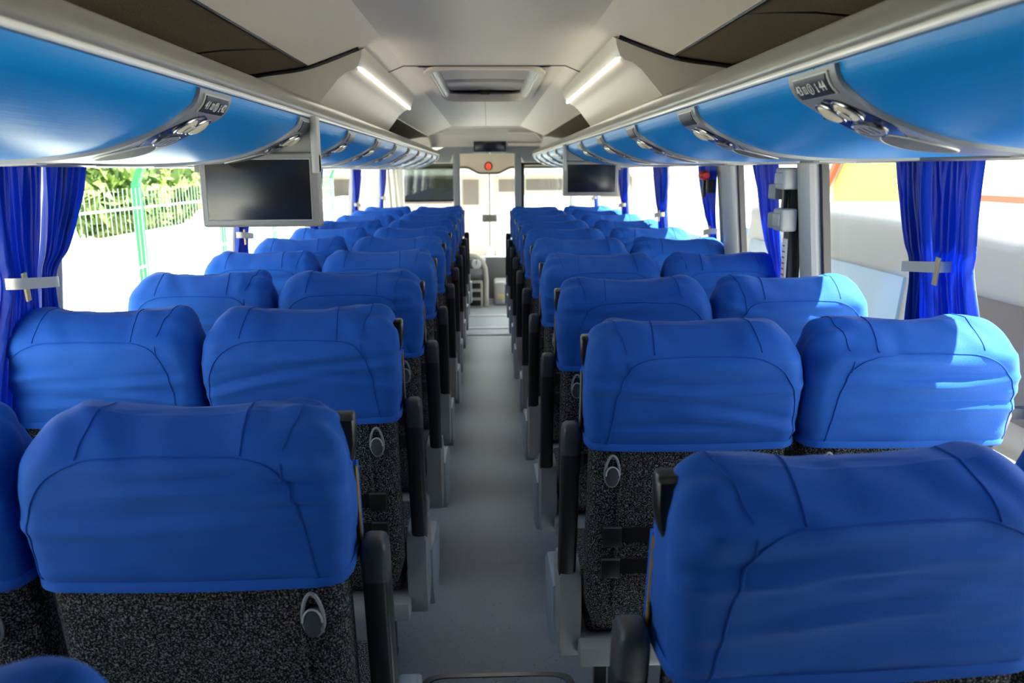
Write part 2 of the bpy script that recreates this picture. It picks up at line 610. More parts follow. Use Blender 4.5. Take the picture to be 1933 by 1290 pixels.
YB = 8.72
UL = [1.56 + .765 * i for i in range(10)]
UR = [1.25 + .775 * i for i in range(10)]
for side, nm, UY in ((-1, 'left', UL), (1, 'right', UR)):
    rk = thing('luggage_rack', 'long overhead luggage rack with blue padded underside along the %s side' % nm, 'luggage rack', (side * .8, Y0, ZC + .03))
    o = Vector(rk.location)
    # front rail: soft rounded grey beam with a pale gloss strip standing in for its lower-edge highlight
    sec = [(.520, .205), (.503, .2045), (.489, .198), (.480, .186), (.477, .172), (.479, .160), (.484, .152), (.490, .1475), (.505, .147), (.53, .16)]
    bm = nb()
    rings = [[(side * x - o.x, y - o.y, ZC + z - o.z) for x, z in sec] for y in (Y0, 2.0, 5.0, YB)]
    loft(bm, rings)
    obj('rail', bm, MT['rail'], rk, smooth=60)
    bm = nb()
    tube(bm, [(side * .4825 - o.x, y - o.y, ZC + .1505 - o.z) for y in (Y0, 3, 6, YB)], 0.0055, 10)
    obj('rail_highlight', bm, MT['rail_glint'], rk)
    # tray and back of the open shelf
    bm = nb()
    prism(bm, [(side * .50 - o.x, ZC + .155 - o.z), (side * .56 - o.x, ZC + .10 - o.z), (side * .72 - o.x, ZC + .06 - o.z), (side * 1.192 - o.x, ZC + .05 - o.z), (side * 1.192 - o.x, ZC + .09 - o.z), (side * .74 - o.x, ZC + .09 - o.z), (side * .53 - o.x, ZC + .165 - o.z)], 1, 0, YB - Y0)
    obj('tray', bm, MT['cove'], rk, smooth=0)
    # blue panels between the service units
    cuts = [Y0] + UY + [YB]
    for a, b in zip(cuts, cuts[1:]):
        bm = nb()
        patch(bm, side, o, 0.0, LEN - .06, lambda s: a + .002, lambda s: b - .002, -.012, 0.0, ns=44, ny=2)
        obj('padded_panel', bm, MT['binblue'], rk, smooth=40)
    # lower outer lip and the window header
    bm = nb()
    rings = []
    for y in (Y0, YB):
        rings.append([(side * x - o.x, y - o.y, ZC + z - o.z) for x, z in ((1.08, .020), (1.10, .016), (1.19, .016), (1.192, .05), (1.075, .05))])
    loft(bm, rings)
    obj('lower_lip', bm, MT['rail'], rk)
    # front end cap
    bm = nb()
    pts = [(side * (p.x + .004) - o.x, ZC + p.y - .004 - o.z) for p in PROF[::3]]
    pts += [(side * 1.15 - o.x, ZC + .09 - o.z), (side * .53 - o.x, ZC + .21 - o.z), (side * .475 - o.x, ZC + .2 - o.z)]
    prism(bm, pts, 1, YB - Y0, YB - Y0 + .015)
    obj('end_cap', bm, MT['rail'], rk, smooth=0)

# passenger service units
ORD = ['nearest', 'second', 'third', 'fourth', 'fifth', 'sixth', 'seventh', 'eighth', 'ninth', 'tenth']


def text_mesh(body, size):
    cu = bpy.data.curves.new('txt', 'FONT')
    cu.body = body
    cu.size = size
    cu.extrude = 0.0004
    cu.align_x = 'CENTER'
    cu.align_y = 'CENTER'
    t = bpy.data.objects.new('txt', cu)
    COL.objects.link(t)
    bpy.context.view_layer.update()
    dg = bpy.context.evaluated_depsgraph_get()
    me = bpy.data.meshes.new_from_object(t.evaluated_get(dg))
    bpy.data.objects.remove(t)
    bpy.data.curves.remove(cu)
    return me


def service_unit(side, y, label, nums=None):
    p0, n0, d0 = prof(0.02)
    root = thing('service_unit', label, 'reading light panel', pp(side, 0.02, y, 0.0), 'reading light panels under the luggage racks')
    o = Vector(root.location)
    cy = lambda f: (lambda s: y + f(s))
    # housing, wide at the number plate and again along the speaker, thin tail
    def hw(s):
        a = .088 - .014 * ss(.03, .10, s)
        a += .008 * ss(.10, .18, s) - .055 * ss(.24, .46, s)
        return a
    bm = nb()
    patch(bm, side, o, 0.002, .60, cy(lambda s: -hw(s)), cy(lambda s: hw(s)), -.004, .007, ns=60, ny=8)
    obj('housing', bm, MT['unit'], root, smooth=40)
    # number plate in a raised frame
    bm = nb()
    patch(bm, side, o, 0.008, .040, cy(lambda s: -.066), cy(lambda s: .066), .004, .0095, ns=4, ny=2)
    pf = obj('plate_frame', bm, MT['ltgrey'], root, smooth=30)
    bm = nb()
    patch(bm, side, o, 0.0105, .0375, cy(lambda s: -.060), cy(lambda s: .060), .008, .0115, ns=4, ny=2)
    pl = obj('number_plate', bm, MT['plate'], root, smooth=30)
    c = pp(side, .024, y, .0117) - o
    nrm = pp(side, .024, y, 1.0) - pp(side, .024, y, 0.0)
    ex = Vector((0, -side, 0))
    ez = nrm.normalized()
    ey = ez.cross(ex).normalized()
    fr = Matrix((ex, ey, ez)).transposed().to_4x4()
    if nums:
        for body, dx in ((nums[0], -.044), (nums[1], .043)):
            me = text_mesh(body, .0225)
            me.transform(Matrix.Translation(c) @ fr @ Matrix.Translation((dx, 0, 0)))
            me.materials.append(MT['white'])
            t = bpy.data.objects.new('seat_number', me)
            COL.objects.link(t)
            t.parent = pl
        # small window, person and seat symbols
        bm = nb()
        for x0, x1, z0, z1 in ((-.027, -.0257, -.006, .006), (-.0215, -.0205, -.006, .006), (-.0163, -.015, -.006, .006), (-.027, -.015, -.006, -.0048), (-.027, -.015, .0048, .006), (-.0013, .0013, -.005, .0015), (-.0018, .0018, .0025, .0052), (.0215, .0238, -.007, .002), (.021, .0243, .0035, .007), (.020, .0255, -.0075, -.0055)):
            box(bm, x0, x1, z0, z1, 0, .0008)
        tube(bm, [(.0085 * math.cos(a / 20 * 2 * PI), .0085 * math.sin(a / 20 * 2 * PI), .0004) for a in range(20)], .0007, 6, True)
        bmesh.ops.transform(bm, matrix=Matrix.Translation(c) @ fr, verts=bm.verts[:])
        obj('symbol_print', bm, MT['white'], pl, smooth=0)
    # dark navy inset holding the lamps, wide round the lamps and drawn out into a tail
    bm = nb()
    def nlo(s):
        t = (s - .046) / .16
        return -.066 * math.sqrt(max(0, 1 - (2 * min(t, .5) - 1) ** 2)) if t < .5 else -.066 + .055 * ss(.5, 1.0, t)
    def nhi(s):
        t = (s - .046) / .16
        return .066 * math.sqrt(max(0, 1 - (2 * min(t, .5) - 1) ** 2)) if t < .5 else .066 - .085 * ss(.5, 1.0, t)
    patch(bm, side, o, .046, .206, cy(nlo), cy(nhi), .004, .0085, ns=36, ny=6)
    obj('lamp_inset', bm, MT['navy'], root, smooth=40)
    for yc, sc in ((.032, .076), (-.022, .078)):
        bm = nb()
        pts = [pp(side, sc + .024 * math.cos(a / 28 * 2 * PI), y + yc + .022 * math.sin(a / 28 * 2 * PI), .0105) - o for a in range(28)]
        tube(bm, pts, .0024, 8, True)
        rim = obj('reading_light', bm, MT['chrome'], root)
        bm = nb()
        patch(bm, side, o, sc - .0225, sc + .0225, lambda s: y + yc - ell(sc, .0225, .0205)(s), lambda s: y + yc + ell(sc, .0225, .0205)(s), .006, .009, ns=16, ny=8, dome=.010)
        obj('lens', bm, MT['cream'], rim, smooth=60)
        bm = nb()
        if yc > 0:
            for q in range(5):
                e = sc - .015 + .0065 * q
                patch(bm, side, o, e, e + .0035, lambda s: y + yc + .002, lambda s: y + yc + .013, .012, .0185 - .004 * abs(q - 2) / 2, ns=2, ny=1)
            obj('louvre', bm, MT['black'], rim, smooth=0)
        else:
            tube(bm, [pp(side, sc + .013 * math.cos(a / 20 * 2 * PI), y + yc + .012 * math.sin(a / 20 * 2 * PI), .017) - o for a in range(20)], .0012, 6, True)
            obj('lens_ring', bm, MT['chrome'], rim)
    # call button pad
    bm = nb()
    patch(bm, side, o, .112, .152, lambda s: y + .010 - ell(.132, .0205, .036)(s), lambda s: y + .010 + ell(.132, .0205, .036)(s), .006, .0115, ns=16, ny=4)
    pad = obj('button_pad', bm, MT['grey'], root, smooth=40)
    bm = nb()
    tube(bm, [pp(side, .132 + .0215 * math.cos(a / 28 * 2 * PI), y + .010 + .038 * math.sin(a / 28 * 2 * PI), .0100) - o for a in range(28)], .002, 6, True)
    obj('button_ring', bm, MT['chrome'], root)
    bm = nb()
    for q in (-1, 0, 1):
        patch(bm, side, o, .122, .142, lambda s: y + .010 + q * .018 - .0005, lambda s: y + .010 + q * .018 + .0005, .011, .0122, ns=3, ny=1)
    obj('button_gap', bm, MT['black'], pad, smooth=0)
    # indicator bulb beside the pad
    bm = nb()
    patch(bm, side, o, .108, .122, lambda s: y - .046 - ell(.115, .007, .010)(s), lambda s: y - .046 + ell(.115, .007, .010)(s), .006, .0095, ns=8, ny=3)
    obj('indicator', bm, MT['black'], root, smooth=40)
    # speaker
    bm = nb()
    patch(bm, side, o, .158, .262, lambda s: y + .008 - ell(.21, .052, .054)(s), lambda s: y + .008 + ell(.21, .052, .054)(s), .005, .0095, ns=20, ny=6)
    obj('speaker_grille', bm, MT['grille'], root, smooth=40)
    bm = nb()
    tube(bm, [pp(side, .21 + .054 * math.cos(a / 40 * 2 * PI), y + .008 + .057 * math.sin(a / 40 * 2 * PI), .008) - o for a in range(40)], .0022, 6, True)
    obj('speaker_ring', bm, MT['ltgrey'], root)
    # small nozzle at the tail
    bm = nb()
    patch(bm, side, o, .36, .45, lambda s: y - .018, lambda s: y + .018, .005, .010, ns=8, ny=2)
    obj('nozzle', bm, MT['ltgrey'], root, smooth=40)
    return root


for side, UY, nm in ((-1, UL, 'left'), (1, UR, 'right')):
    proto = None
    for i, y in enumerate(UY):
        lab = 'grey panel with two reading lights, %s from the camera under the %s rack' % (ORD[i], nm)
        if i == 0:
            lab = 'grey reading light panel numbered %s under the %s rack' % ('41 and 42' if side < 0 else '43 and 44', nm)
            service_unit(side, y, lab, ('41', '42') if side < 0 else ('43', '44'))
        elif i == 1:
            proto = service_unit(side, y, lab)
        else:
            c = copy_tree(proto)
            c.location = pp(side, 0.02, y, 0.0)
            c['label'] = lab

# ================================================================== AIR DUCT PODS
for s, nm, ya, yb in ((-1, 'left', 2.98, 4.95), (1, 'right', 2.74, 4.55)):
    pd = thing('air_duct', 'beige wedge shaped air duct cover with a glow added along its edge above the %s rack' % nm, 'air duct', (s * .6, ya, ZC + .3))
    o = Vector(pd.location)
    bm = nb()

    def sec(y, k_):
        pts = [(.415, .418), (.418, .395), (.430, .362), (.445, .349), (.470, .340), (.50, .315), (.585, .205), (.60, .19), (.95, .19), (.95, .258), (.80, .311), (.60, .345)]
        return [(s * x - o.x, y + k_ * max(0, x - .45) - o.y, ZC + z - o.z) for x, z in pts]
    r0 = [sec(ya + .0, -.22), sec(ya + .03, -.22), sec(ya + .5, -.1), sec(yb - .4, 0), sec(yb, .0)]
    # soften the rear corner by pulling the first ring in a little
    cxy = Vector((s * .62 - o.x, 0, ZC + .29 - o.z))
    r0[0] = [(cxy.x + (p[0] - cxy.x) * .975, p[1], cxy.z + (p[2] - cxy.z) * .93) for p in r0[0]]
    loft(bm, r0)
    obj('duct_cover', bm, MT['pod'], pd, smooth=50)
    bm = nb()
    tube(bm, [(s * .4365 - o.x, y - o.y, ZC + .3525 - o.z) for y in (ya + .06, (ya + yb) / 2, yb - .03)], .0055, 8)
    obj('ridge_glow', bm, MT['strip'], pd)  # edge highlight made to glow, strengthened to brighten the ceiling
    bm = nb()
    path = catmull([(.43, .413, 0), (.60, .346, 0), (.74, .320, 0), (.82, .300, 0), (.90, .262, 0), (.94, .225, 0)], 6)
    tube(bm, [(s * q.x - o.x, ya - .22 * max(0, q.x - .45) - .004 - o.y, ZC + q.y - o.z) for q in path], .0065, 8)
    obj('dark_line', bm, MT['black'], pd)  # black line for the dark gap along the duct's top edge

# ================================================================== MONITORS
for s, nm, y in ((-1, 'left', 2.36), (1, 'right', 5.02)):
    mo = thing('ceiling_monitor', 'flat grey framed monitor hanging from the %s luggage rack' % nm, 'monitor', (s * .64, y, ZC))
    bm = nb()
    X = lambda x: s * (x - .64)
    # bracket plate filling the gap up to the rack underside
    top = [(X(p.x), p.y - .004) for p in PROF if p.x <= .80]
    prism(bm, [(X(.470), .1), (X(.472), .135)] + top + [(X(.81), .022), (X(.81), .0), (X(.470), .0)], 1, .004, .03)
    obj('hanger_plate', bm, MT['bezel'], mo, smooth=0)
    bm = nb()
    box(bm, min(X(.462), X(.482)), max(X(.462), X(.482)), -.012, .035, -.005, .150, .005)
    obj('hinge_arm', bm, MT['ltgrey'], mo)
    bm = nb()
    box(bm, min(X(.462), X(.794)), max(X(.462), X(.794)), -.010, .028, -.152, .052, .008, 3)
    fr = obj('monitor_frame', bm, MT['bezel'], mo)
    bm = nb()
    box(bm, min(X(.486), X(.776)), max(X(.486), X(.776)), -.0115, .0, -.132, .034, .001)
    obj('screen', bm, MT['screen'], mo)
    bm = nb()
    tube(bm, [(X(.487), -.0105, -.133), (X(.777), -.0105, -.133), (X(.777), -.0105, .035), (X(.487), -.0105, .035)], .0022, 6, True)
    obj('screen_edge', bm, MT['ltgrey'], fr)

# ================================================================== SEATS
def lean(z):
    return (1.20 - z) * 0.17 if z < 1.20 else 0.0


def rrect(a, y0, y1, r, n):
    """n points evenly round a rounded rectangle, starting mid back, going +x"""
    r = min(r, a * .98, (y1 - y0) / 2 * .98)
    segs = []
    L1 = a - r
    c = PI / 2 * r
    h = (y1 - y0) - 2 * r
    tot = 4 * L1 + 4 * c + 2 * h
    out = []
    for i in range(n):
        d = tot * i / n
        if d < L1: out.append((d, y0)); continue
        d -= L1
        if d < c:
            t = d / r; out.append((a - r + r * math.sin(t), y0 + r - r * math.cos(t))); continue
        d -= c
        if d < h: out.append((a, y0 + r + d)); continue
        d -= h
        if d < c:
            t = d / r; out.append((a - r + r * math.cos(t), y1 - r + r * math.sin(t))); continue
        d -= c
        if d < 2 * L1: out.append((a - r - d, y1)); continue
        d -= 2 * L1
        if d < c:
            t = d / r; out.append((-a + r - r * math.sin(t), y1 - r + r * math.cos(t))); continue
        d -= c
        if d < h: out.append((-a, y1 - r - d)); continue
        d -= h
        if d < c:
            t = d / r; out.append((-a + r - r * math.cos(t), y0 + r - r * math.sin(t))); continue
        d -= c
        out.append((-a + r + d, y0))
    return out




def cover_bm(seed, m, ZT=1.252):
    """slip cover over the top of the backrest; m = +1 when the aisle is on +x"""
    rng = random.Random(seed)
    bm = nb()
    N = 168
    rings = []
    zs = [0.962 + (1.12 - 0.962) * i / 17 for i in range(18)]
    zs += [1.12 + (ZT - 1.12) * math.sin(PI / 2 * i / 20) for i in range(1, 21)]
    skew = rng.uniform(-.006, .006)
    for z in zs:
        t = max(0.0, (z - 1.12) / (ZT - 1.12))
        rnd = 1 - math.sqrt(max(0.0, 1 - t * t))
        a0 = .241 + .008 * ss(.97, 1.08, z)
        rw = 1 - max(0.0, 1 - t ** 2.6) ** .5
        aw, aa = a0 - .080 * rnd, a0 - .052 * rw
        a = (aw + aa) / 2
        tb = max(0.0, (z - 1.178) / (ZT - 1.178))
        yb = lean(z) + .088 * (.72 * tb + .28 * tb ** 3)
        yf = lean(min(z, 1.2)) + .160 - .025 * rnd
        r = .040 + .025 * t
        rings.append([(x * ((aa if x * m > 0 else aw) / a), y, z) for x, y in rrect(a, yb, yf, r, N)])
    last = rings[-1]
    cx = sum(p[0] for p in last) / N; cyy = sum(p[1] for p in last) / N
    for f in (.86, .68, .45, .2):
        rings.append([(cx + (p[0] - cx) * (1 - (1 - f) * .75), cyy + (p[1] - cyy) * f, ZT + .003 * (1 - f)) for p in last])
    loft(bm, rings, cap0=False, cap1=True)
    bm.normal_update()
    # the top line dips in the middle and lifts at the wings
    folds = []
    for i in range(5):
        folds.append((rng.uniform(1.00, 1.17), rng.uniform(-.030, .034), rng.uniform(-.24, .24), rng.uniform(.008, .013), rng.uniform(.005, .0115), rng.uniform(-.18, .18), rng.uniform(.10, .22)))
    nfreq = rng.uniform(60, 80)
    gath = rng.uniform(.4, 1.0)
    off = Vector((rng.uniform(0, 50), rng.uniform(0, 50), rng.uniform(0, 50)))
    moves = []
    for v in bm.verts:
        co, n = v.co, v.normal
        d = .0035 * noise.noise(Vector((co.x * 7, co.y * 9, co.z * 12)) + off)
        d += .0026 * noise.noise(Vector((co.x * 13, co.y * 22, co.z * 42)) + off * 2)
        if n.y < -.25:
            w = ss(.25, .8, -n.y)
            for z0, sag, tilt, wd, am, xc, xl in folds:
                zz = z0 - sag * (1 - (co.x / .24) ** 2) + tilt * (co.x) * .6
                e = math.exp(-((co.x - xc) / xl) ** 2)
                q = (co.z - zz) / wd
                d += w * am * e * (math.exp(-q * q) - .7 * math.exp(-(q - 1.6) ** 2))
            d += .004 * w * ss(.975, .99, co.z) * (1 - ss(.99, 1.03, co.z)) * 1.0
            d += .006 * w * (1 - (co.x / .25) ** 2) * ss(.99, 1.05, co.z)
        # gathers at the upper aisle corner
        g = ss(.12, .2, co.x * m) * ss(1.08, 1.18, co.z)
        d += gath * g * .0065 * math.sin(nfreq * (co.y * 1.4 + co.z * .4) + 2 * math.sin(co.z * 30))
        # loose diagonal pulls across the top
        if n.z > .4:
            d += .0024 * n.z * math.sin(55 * (co.x + .6 * co.y) + 4 * noise.noise(co * 9 + off)) * ss(.0, .1, abs(co.x - .02))
        lob = .012 * ss(.03, .16, abs(co.x)) - .005
        moves.append((v, n * d + Vector((0, 0, lob * ss(1.13, 1.24, co.z)))))
    for v, mv in moves:
        v.co += mv
    bm.normal_update()
    return bm


def seams_bm(cb, m):
    bvh = BVHTree.FromBMesh(cb)
    bm = nb()

    def back(x, z):
        h = bvh.ray_cast(Vector((x, -1, z)), Vector((0, 1, 0)))
        return h[0] + Vector((0, -.0006, 0)) if h[0] else None

    def topp(x, y):
        h = bvh.ray_cast(Vector((x, y, 2)), Vector((0, 0, -1)))
        return h[0] + Vector((0, 0, .0006)) if h[0] else None

    def run(pts, r=.0016):
        pts = [p for p in pts if p is not None]
        if len(pts) > 2: tube(bm, pts, r, 6)
    ctl = [(m * .200, .975), (m * .190, 1.03), (m * .180, 1.10), (m * .160, 1.155), (m * .125, 1.183), (m * .05, 1.190), (-m * .08, 1.190), (-m * .14, 1.184), (-m * .19, 1.155), (-m * .222, 1.10), (-m * .230, 1.03), (-m * .228, .975)]
    run([back(p.x, p.y) for p in catmull([(a, b, 0) for a, b in ctl], 16)])
    for x in (m * .10, -m * .14):
        pts = [topp(x * (1 - .1 * j / 26), .008 + .005 * j) for j in range(26)]
        run(pts, .0013)
    # corner seam towards the front
    a = Vector((m * .160, 1.155, 0))
    pts = [back(m * .160, 1.150 + .004 * q) for q in range(8)]
    for j in range(1, 30):
        t = j / 29
        p = topp(m * (.161 + .030 * t), .014 + .107 * t)
        pts.append(p)
    run(pts, .0013)
    return bm


def hem_bm(m):
    bm = nb()
    N = 96
    def ring(a, y0, y1, z, sag=0.0):
        return [(x, y, z - .006 * (1 - (x / .25) ** 2) * (1 if y < y0 + .02 else 0)) for x, y in rrect(a, y0, y1, .052, N)]
    y = lean(.97)
    rings = [ring(.2445, y - .004, y + .158, .966), ring(.2465, y - .0075, y + .160, .968), ring(.2465, y - .0075, y + .160, .980), ring(.2445, y - .004, y + .158, .984), ring(.238, y + .004, y + .150, .982), ring(.238, y + .004, y + .150, .968)]
    rings.append(rings[0])
    loft(bm, rings, cap0=False, cap1=False)
    return bm


def back_bm():
    bm = nb()
    rings = []
    for z in (.445, .455, .475, .52, .60, .70, .80, .90, .985):
        e = 1 - ss(.44, .52, z)
        a = .232 - .02 * e
        y0 = lean(z) + .006 + .022 * e
        rings.append(rrect(a, y0, lean(z) + .125, .04, 72))
        rings[-1] = [(x, y, z) for x, y in rings[-1]]
    loft(bm, rings)
    return bm


def make_seat(m, kind, seed, label, ztop=1.252):
    """m=+1: aisle on +x"""
    root = thing('coach_seat', label, 'seat', (0, 0, 0), 'blue covered coach seats')
    cb = cover_bm(seed, m, ztop)
    sb = seams_bm(cb, m)
    cov = obj('seat_cover', cb, MT['cover'], root, smooth=180)
    cov['label'] = 'blue stretch cloth slip cover'
    obj('seam', sb, MT['seam'], cov, smooth=180)
    obj('hem', hem_bm(m), MT['cover'], cov, smooth=60)
    obj('backrest', back_bm(), MT['carpet'], root, smooth=60)
    bm = nb()
    box(bm, -.225, .225, .19, .66, .40, .50, .03, 3)
    obj('seat_cushion', bm, MT['carpet'], root)
    bm = nb()
    box(bm, -.245, .245, .13, .62, .345, .40, .008)
    obj('seat_frame', bm, MT['grey'], root)
    # coat hook
    hx, hz = m * .185, .912
    y = lean(hz)
    bm = nb()
    pts = [(hx + .0165 * math.cos(a) * (1 - .18 * math.sin(a)), y - .004 - .17 * (hz + .040 * math.sin(a) - hz), hz + .040 * math.sin(a)) for a in [2 * PI * q / 30 for q in range(30)]]
    tube(bm, pts, .0032, 8, True)
    hk = obj('coat_hook', bm, MT['grey'], root)
    bm = nb()
    prism(bm, oval(hx, hz - .014, .0155, .024, 24), 1, y - .010, y + .012, .003)
    obj('hook_tongue', bm, MT['dkgrey'], hk)
    bm = nb()
    tube(bm, [(hx + .0155 * math.cos(a), y - .010, hz - .010 + .022 * math.sin(a)) for a in [PI * q / 14 for q in range(15)]], .0018, 6)
    obj('hook_edge', bm, MT['ltgrey'], hk)
    # elastic straps
    for z in (.735, .645):
        y = lean(z)
        bm = nb()
        box(bm, min(-m * .228, m * .165), max(-m * .228, m * .165), y - .004, y + .006, z - .018, z + .018, .001)
        st = obj('elastic_strap', bm, MT['webbing'], root)
        bm = nb()
        box(bm, min(m * .155, m * .200), max(m * .155, m * .200), y - .008, y + .006, z - .027, z + .025, .002)
        bk = obj('strap_buckle', bm, MT['black'], st)
        bm = nb()
        box(bm, min(m * .155, m * .200), max(m * .155, m * .200), y - .0105, y - .006, z + .021, z + .026, .001)
        obj('buckle_edge', bm, MT['dkgrey'], bk)
    # vertical ribs pressed in the back carpet
    bm = nb()
    for x in (m * .165,):
        tube(bm, [(x, lean(z) + .001, z) for z in (.96, .9, .8, .7, .6, .5)], .003, 6)
    obj('backrest_rib', bm, MT['carpet'], root)
    # legs
    for yy in (.20, .50):
        bm = nb()
        rings = []
        for z, w in ((.0, .035), (.015, .035), (.02, .016), (.34, .022)):
            rings.append([(m * .14 - .018, yy - w, z), (m * .14 + .018, yy - w, z), (m * .14 + .018, yy + w, z), (m * .14 - .018, yy + w, z)])
        loft(bm, rings)
        obj('leg', bm, MT['black'], root, smooth=20)
    if kind == 'aisle':
        # zip along the open edge of the cover
        bm = nb()
        pts = [(m * .2495, lean(z) + .115, z) for z in (1.13, 1.09, 1.05, 1.01, .965)]
        tube(bm, pts, .0028, 6)
        obj('zipper', bm, MT['zipper'], cov)
        bm = nb()
        rows = []
        for z in (1.14, 1.09, 1.03, .945):
            rows.append([(m * (.245 + .0 * z), lean(z) + .118, z), (m * .250, lean(z) + .120 + .003 * math.sin(z * 60), z), (m * .252, lean(z) + .128, z - .004), (m * .247, lean(z) + .128, z - .004)])
        loft(bm, rows)
        obj('cover_flap', bm, MT['cover'], cov)
        # belt guide: chunky two piece loop at the shoulder
        bm = nb()
        rings = []
        for x, y, z, w, h in ((m * .236, .118, 1.222, .016, .016), (m * .238, .112, 1.216, .0175, .019), (m * .240, .108, 1.18, .016, .018), (m * .238, .106, 1.155, .014, .016), (m * .232, .108, 1.13, .012, .012), (m * .229, .112, 1.118, .009, .008)):
            rings.append([(x + px, y + py, z) for px, py in oval(0, 0, w, h, 14, 4)])
        loft(bm, rings)
        bg_ = obj('belt_guide', bm, MT['black'], root)
        bm = nb()
        prism(bm, [(.085, 1.20), (.13, 1.205), (.135, 1.15), (.10, 1.145)], 0, m * .206, m * .222, .004)
        obj('guide_mount', bm, MT['black'], bg_)
        bm = nb()
        rings = []
        for x, y, z, w in ((m * .234, .12, 1.13, .010), (m * .243, .16, 1.0, .012), (m * .246, .25, .75, .016), (m * .246, .29, .56, .018)):
            rings.append([(x - .0012, y - w, z), (x + .0012, y - w, z), (x + .0012, y + w, z), (x - .0012, y + w, z)])
        loft(bm, rings)
        obj('belt_strap', bm, MT['webbing'], root)
        # folded-up armrest
        bm = nb()
        rings = []
        ax0, ax1 = .252, .294
        for z, y, dpt, sx in ((.575, .215, .030, 1), (.70, .19, .033, 1), (.85, .165, .033, 1), (.925, .152, .032, 1)):
            rings.append([(m * (ax0 + ax1) / 2 + px * sx, y + py, z) for px, py in oval(0, 0, .0225, dpt, 20, 5)])
        loft(bm, rings)
        ar = obj('armrest', bm, MT['black_soft'], root, smooth=60)
        bm = nb()
        rings = []
        for z, sx in ((.924, 1), (.97, 1.0), (.985, .96), (.995, .85), (1.001, .6), (1.003, .2)):
            y = .152 - (z - .925) * .16
            rings.append([(m * (ax0 + ax1) / 2 + px * sx, y + py * sx, z) for px, py in oval(0, 0, .0228, .0325, 20, 5)])
        loft(bm, rings)
        obj('armrest_cap', bm, MT['dkgrey'], ar, smooth=60)
        # pivot cover under the armrest
        bm = nb()
        pts = [(.185, .585), (.30, .590), (.345, .57), (.365, .50), (.35, .42), (.31, .355), (.255, .325), (.205, .335), (.18, .40), (.172, .50)]
        pts = [(p.x, p.y) for p in catmull([(a, b, 0) for a, b in pts + pts[:1]], 4)][:-1]
        prism(bm, pts, 0, m * .238, m * .292, .006, 3)
        obj('pivot_cover', bm, MT['grey'], root)
        bm = nb()
        pts = [(.33, .47), (.56, .46), (.62, .42), (.60, .30), (.52, .23), (.38, .26), (.33, .34)]
        prism(bm, pts, 0, m * .252, m * .300, .008, 2)
        obj('side_cover', bm, MT['bluegrey'], root)
    return root


# seat rows: left block rows start at 1.15, right block at .88
LY = [1.15] + [2.0 + .76 * i for i in range(9)]
RY = [0.88] + [1.76 + .77 * i for i in range(9)]
protos = {}
for m, blk, YY in ((1, 'left', LY), (-1, 'right', RY)):
    for kind, cx in (('aisle', .474), ('window', .979)):
        for r, y in enumerate(YY):
            where = 'beside the aisle' if kind == 'aisle' else 'beside the window'
            lab = 'blue covered seat %s, %s row from the camera in the %s block' % (where, ORD[r], blk)
            v = r % 4 if r else 9
            key = (m, kind, v)
            if key not in protos:
                sd = 11 + v * 7 + (3 if kind == 'aisle' else 0) + (100 if m > 0 else 0)
                st = make_seat(m, kind, sd, lab, 1.252 if r else 1.236)
                protos[key] = st
            else:
                st = copy_tree(protos[key])
                st['label'] = lab
            yy = y
            xo = .010 if (blk == 'left' and r == 0) else 0.0
            rz = random.uniform(-.012, .012) if r else 0
            zz = 0.0
            if blk == 'right' and r == 0:
                if kind == 'window': yy = 0.945
                else: rz = math.radians(3.0)
            st.location = (-m * cx + xo, yy, zz)
            st.rotation_euler = (0, 0, rz)
# rearmost headrest just in front of the camera
st = copy_tree(protos[(1, 'window', 9)])
st['label'] = 'blue headrest top cut off by the lower left corner, closest to the camera'
st.location = (-.50, .425, 0)

# ================================================================== CURTAINS
def curtain(s, ytop, ytie, ybot, ztie, zbot, label, pleats, seed, open_bot=True):
    """ytop/ytie/ybot are (y0,y1) at header, tieback and lower end"""
    rng = random.Random(seed)
    ph = rng.uniform(0, 6)
    ytop, ytie, ybot = [(a * KY, b * KY) for a, b in (ytop, ytie, ybot)]
    ctl = [(Z_HEAD + .004, ytop), ((Z_HEAD * 2 + ztie) / 3, (ytop[0] * .80 + ytie[0] * .20, ytop[1] * .80 + ytie[1] * .20)), (ztie * .75 + Z_HEAD * .25, (ytop[0] * .38 + ytie[0] * .62, ytop[1] * .38 + ytie[1] * .62)), (ztie, ytie), (ztie * .5 + zbot * .5, (ytie[0] * .35 + ybot[0] * .65, ytie[1] * .35 + ybot[1] * .65)), (zbot, ybot)]
    L = catmull([(z, a, b) for z, (a, b) in ctl], 7)
    nu = pleats * 10
    bm = nb()
    rows = []
    for q in L:
        z, a, b = q.x, q.y, q.z
        wd = abs(b - a)
        row = []
        for i in range(nu + 1):
            u = i / nu
            uu = u + .018 * math.sin(2 * PI * (pleats * .5 * u + z * 1.3) + ph)
            amp = .021 * (.7 + .3 * math.sin(9 * u + ph)) * min(1.0, .55 + wd * 1.5)
            x = xwall(z) - .044 + amp * math.sin(2 * PI * pleats * uu + ph + .8 * math.sin(z * 5 + ph)) + .004 * math.sin(2 * PI * pleats * 2.3 * u + z * 8)
            row.append((s * x, a + (b - a) * u, z))
        rows.append(row)
    grid(bm, rows)
    r = bmesh.ops.solidify(bm, geom=bm.faces[:], thickness=.002)
    o = obj('curtain', bm, MT['curtain'], smooth=180)
    return tag(o, label, 'curtain', 'royal blue window curtains')


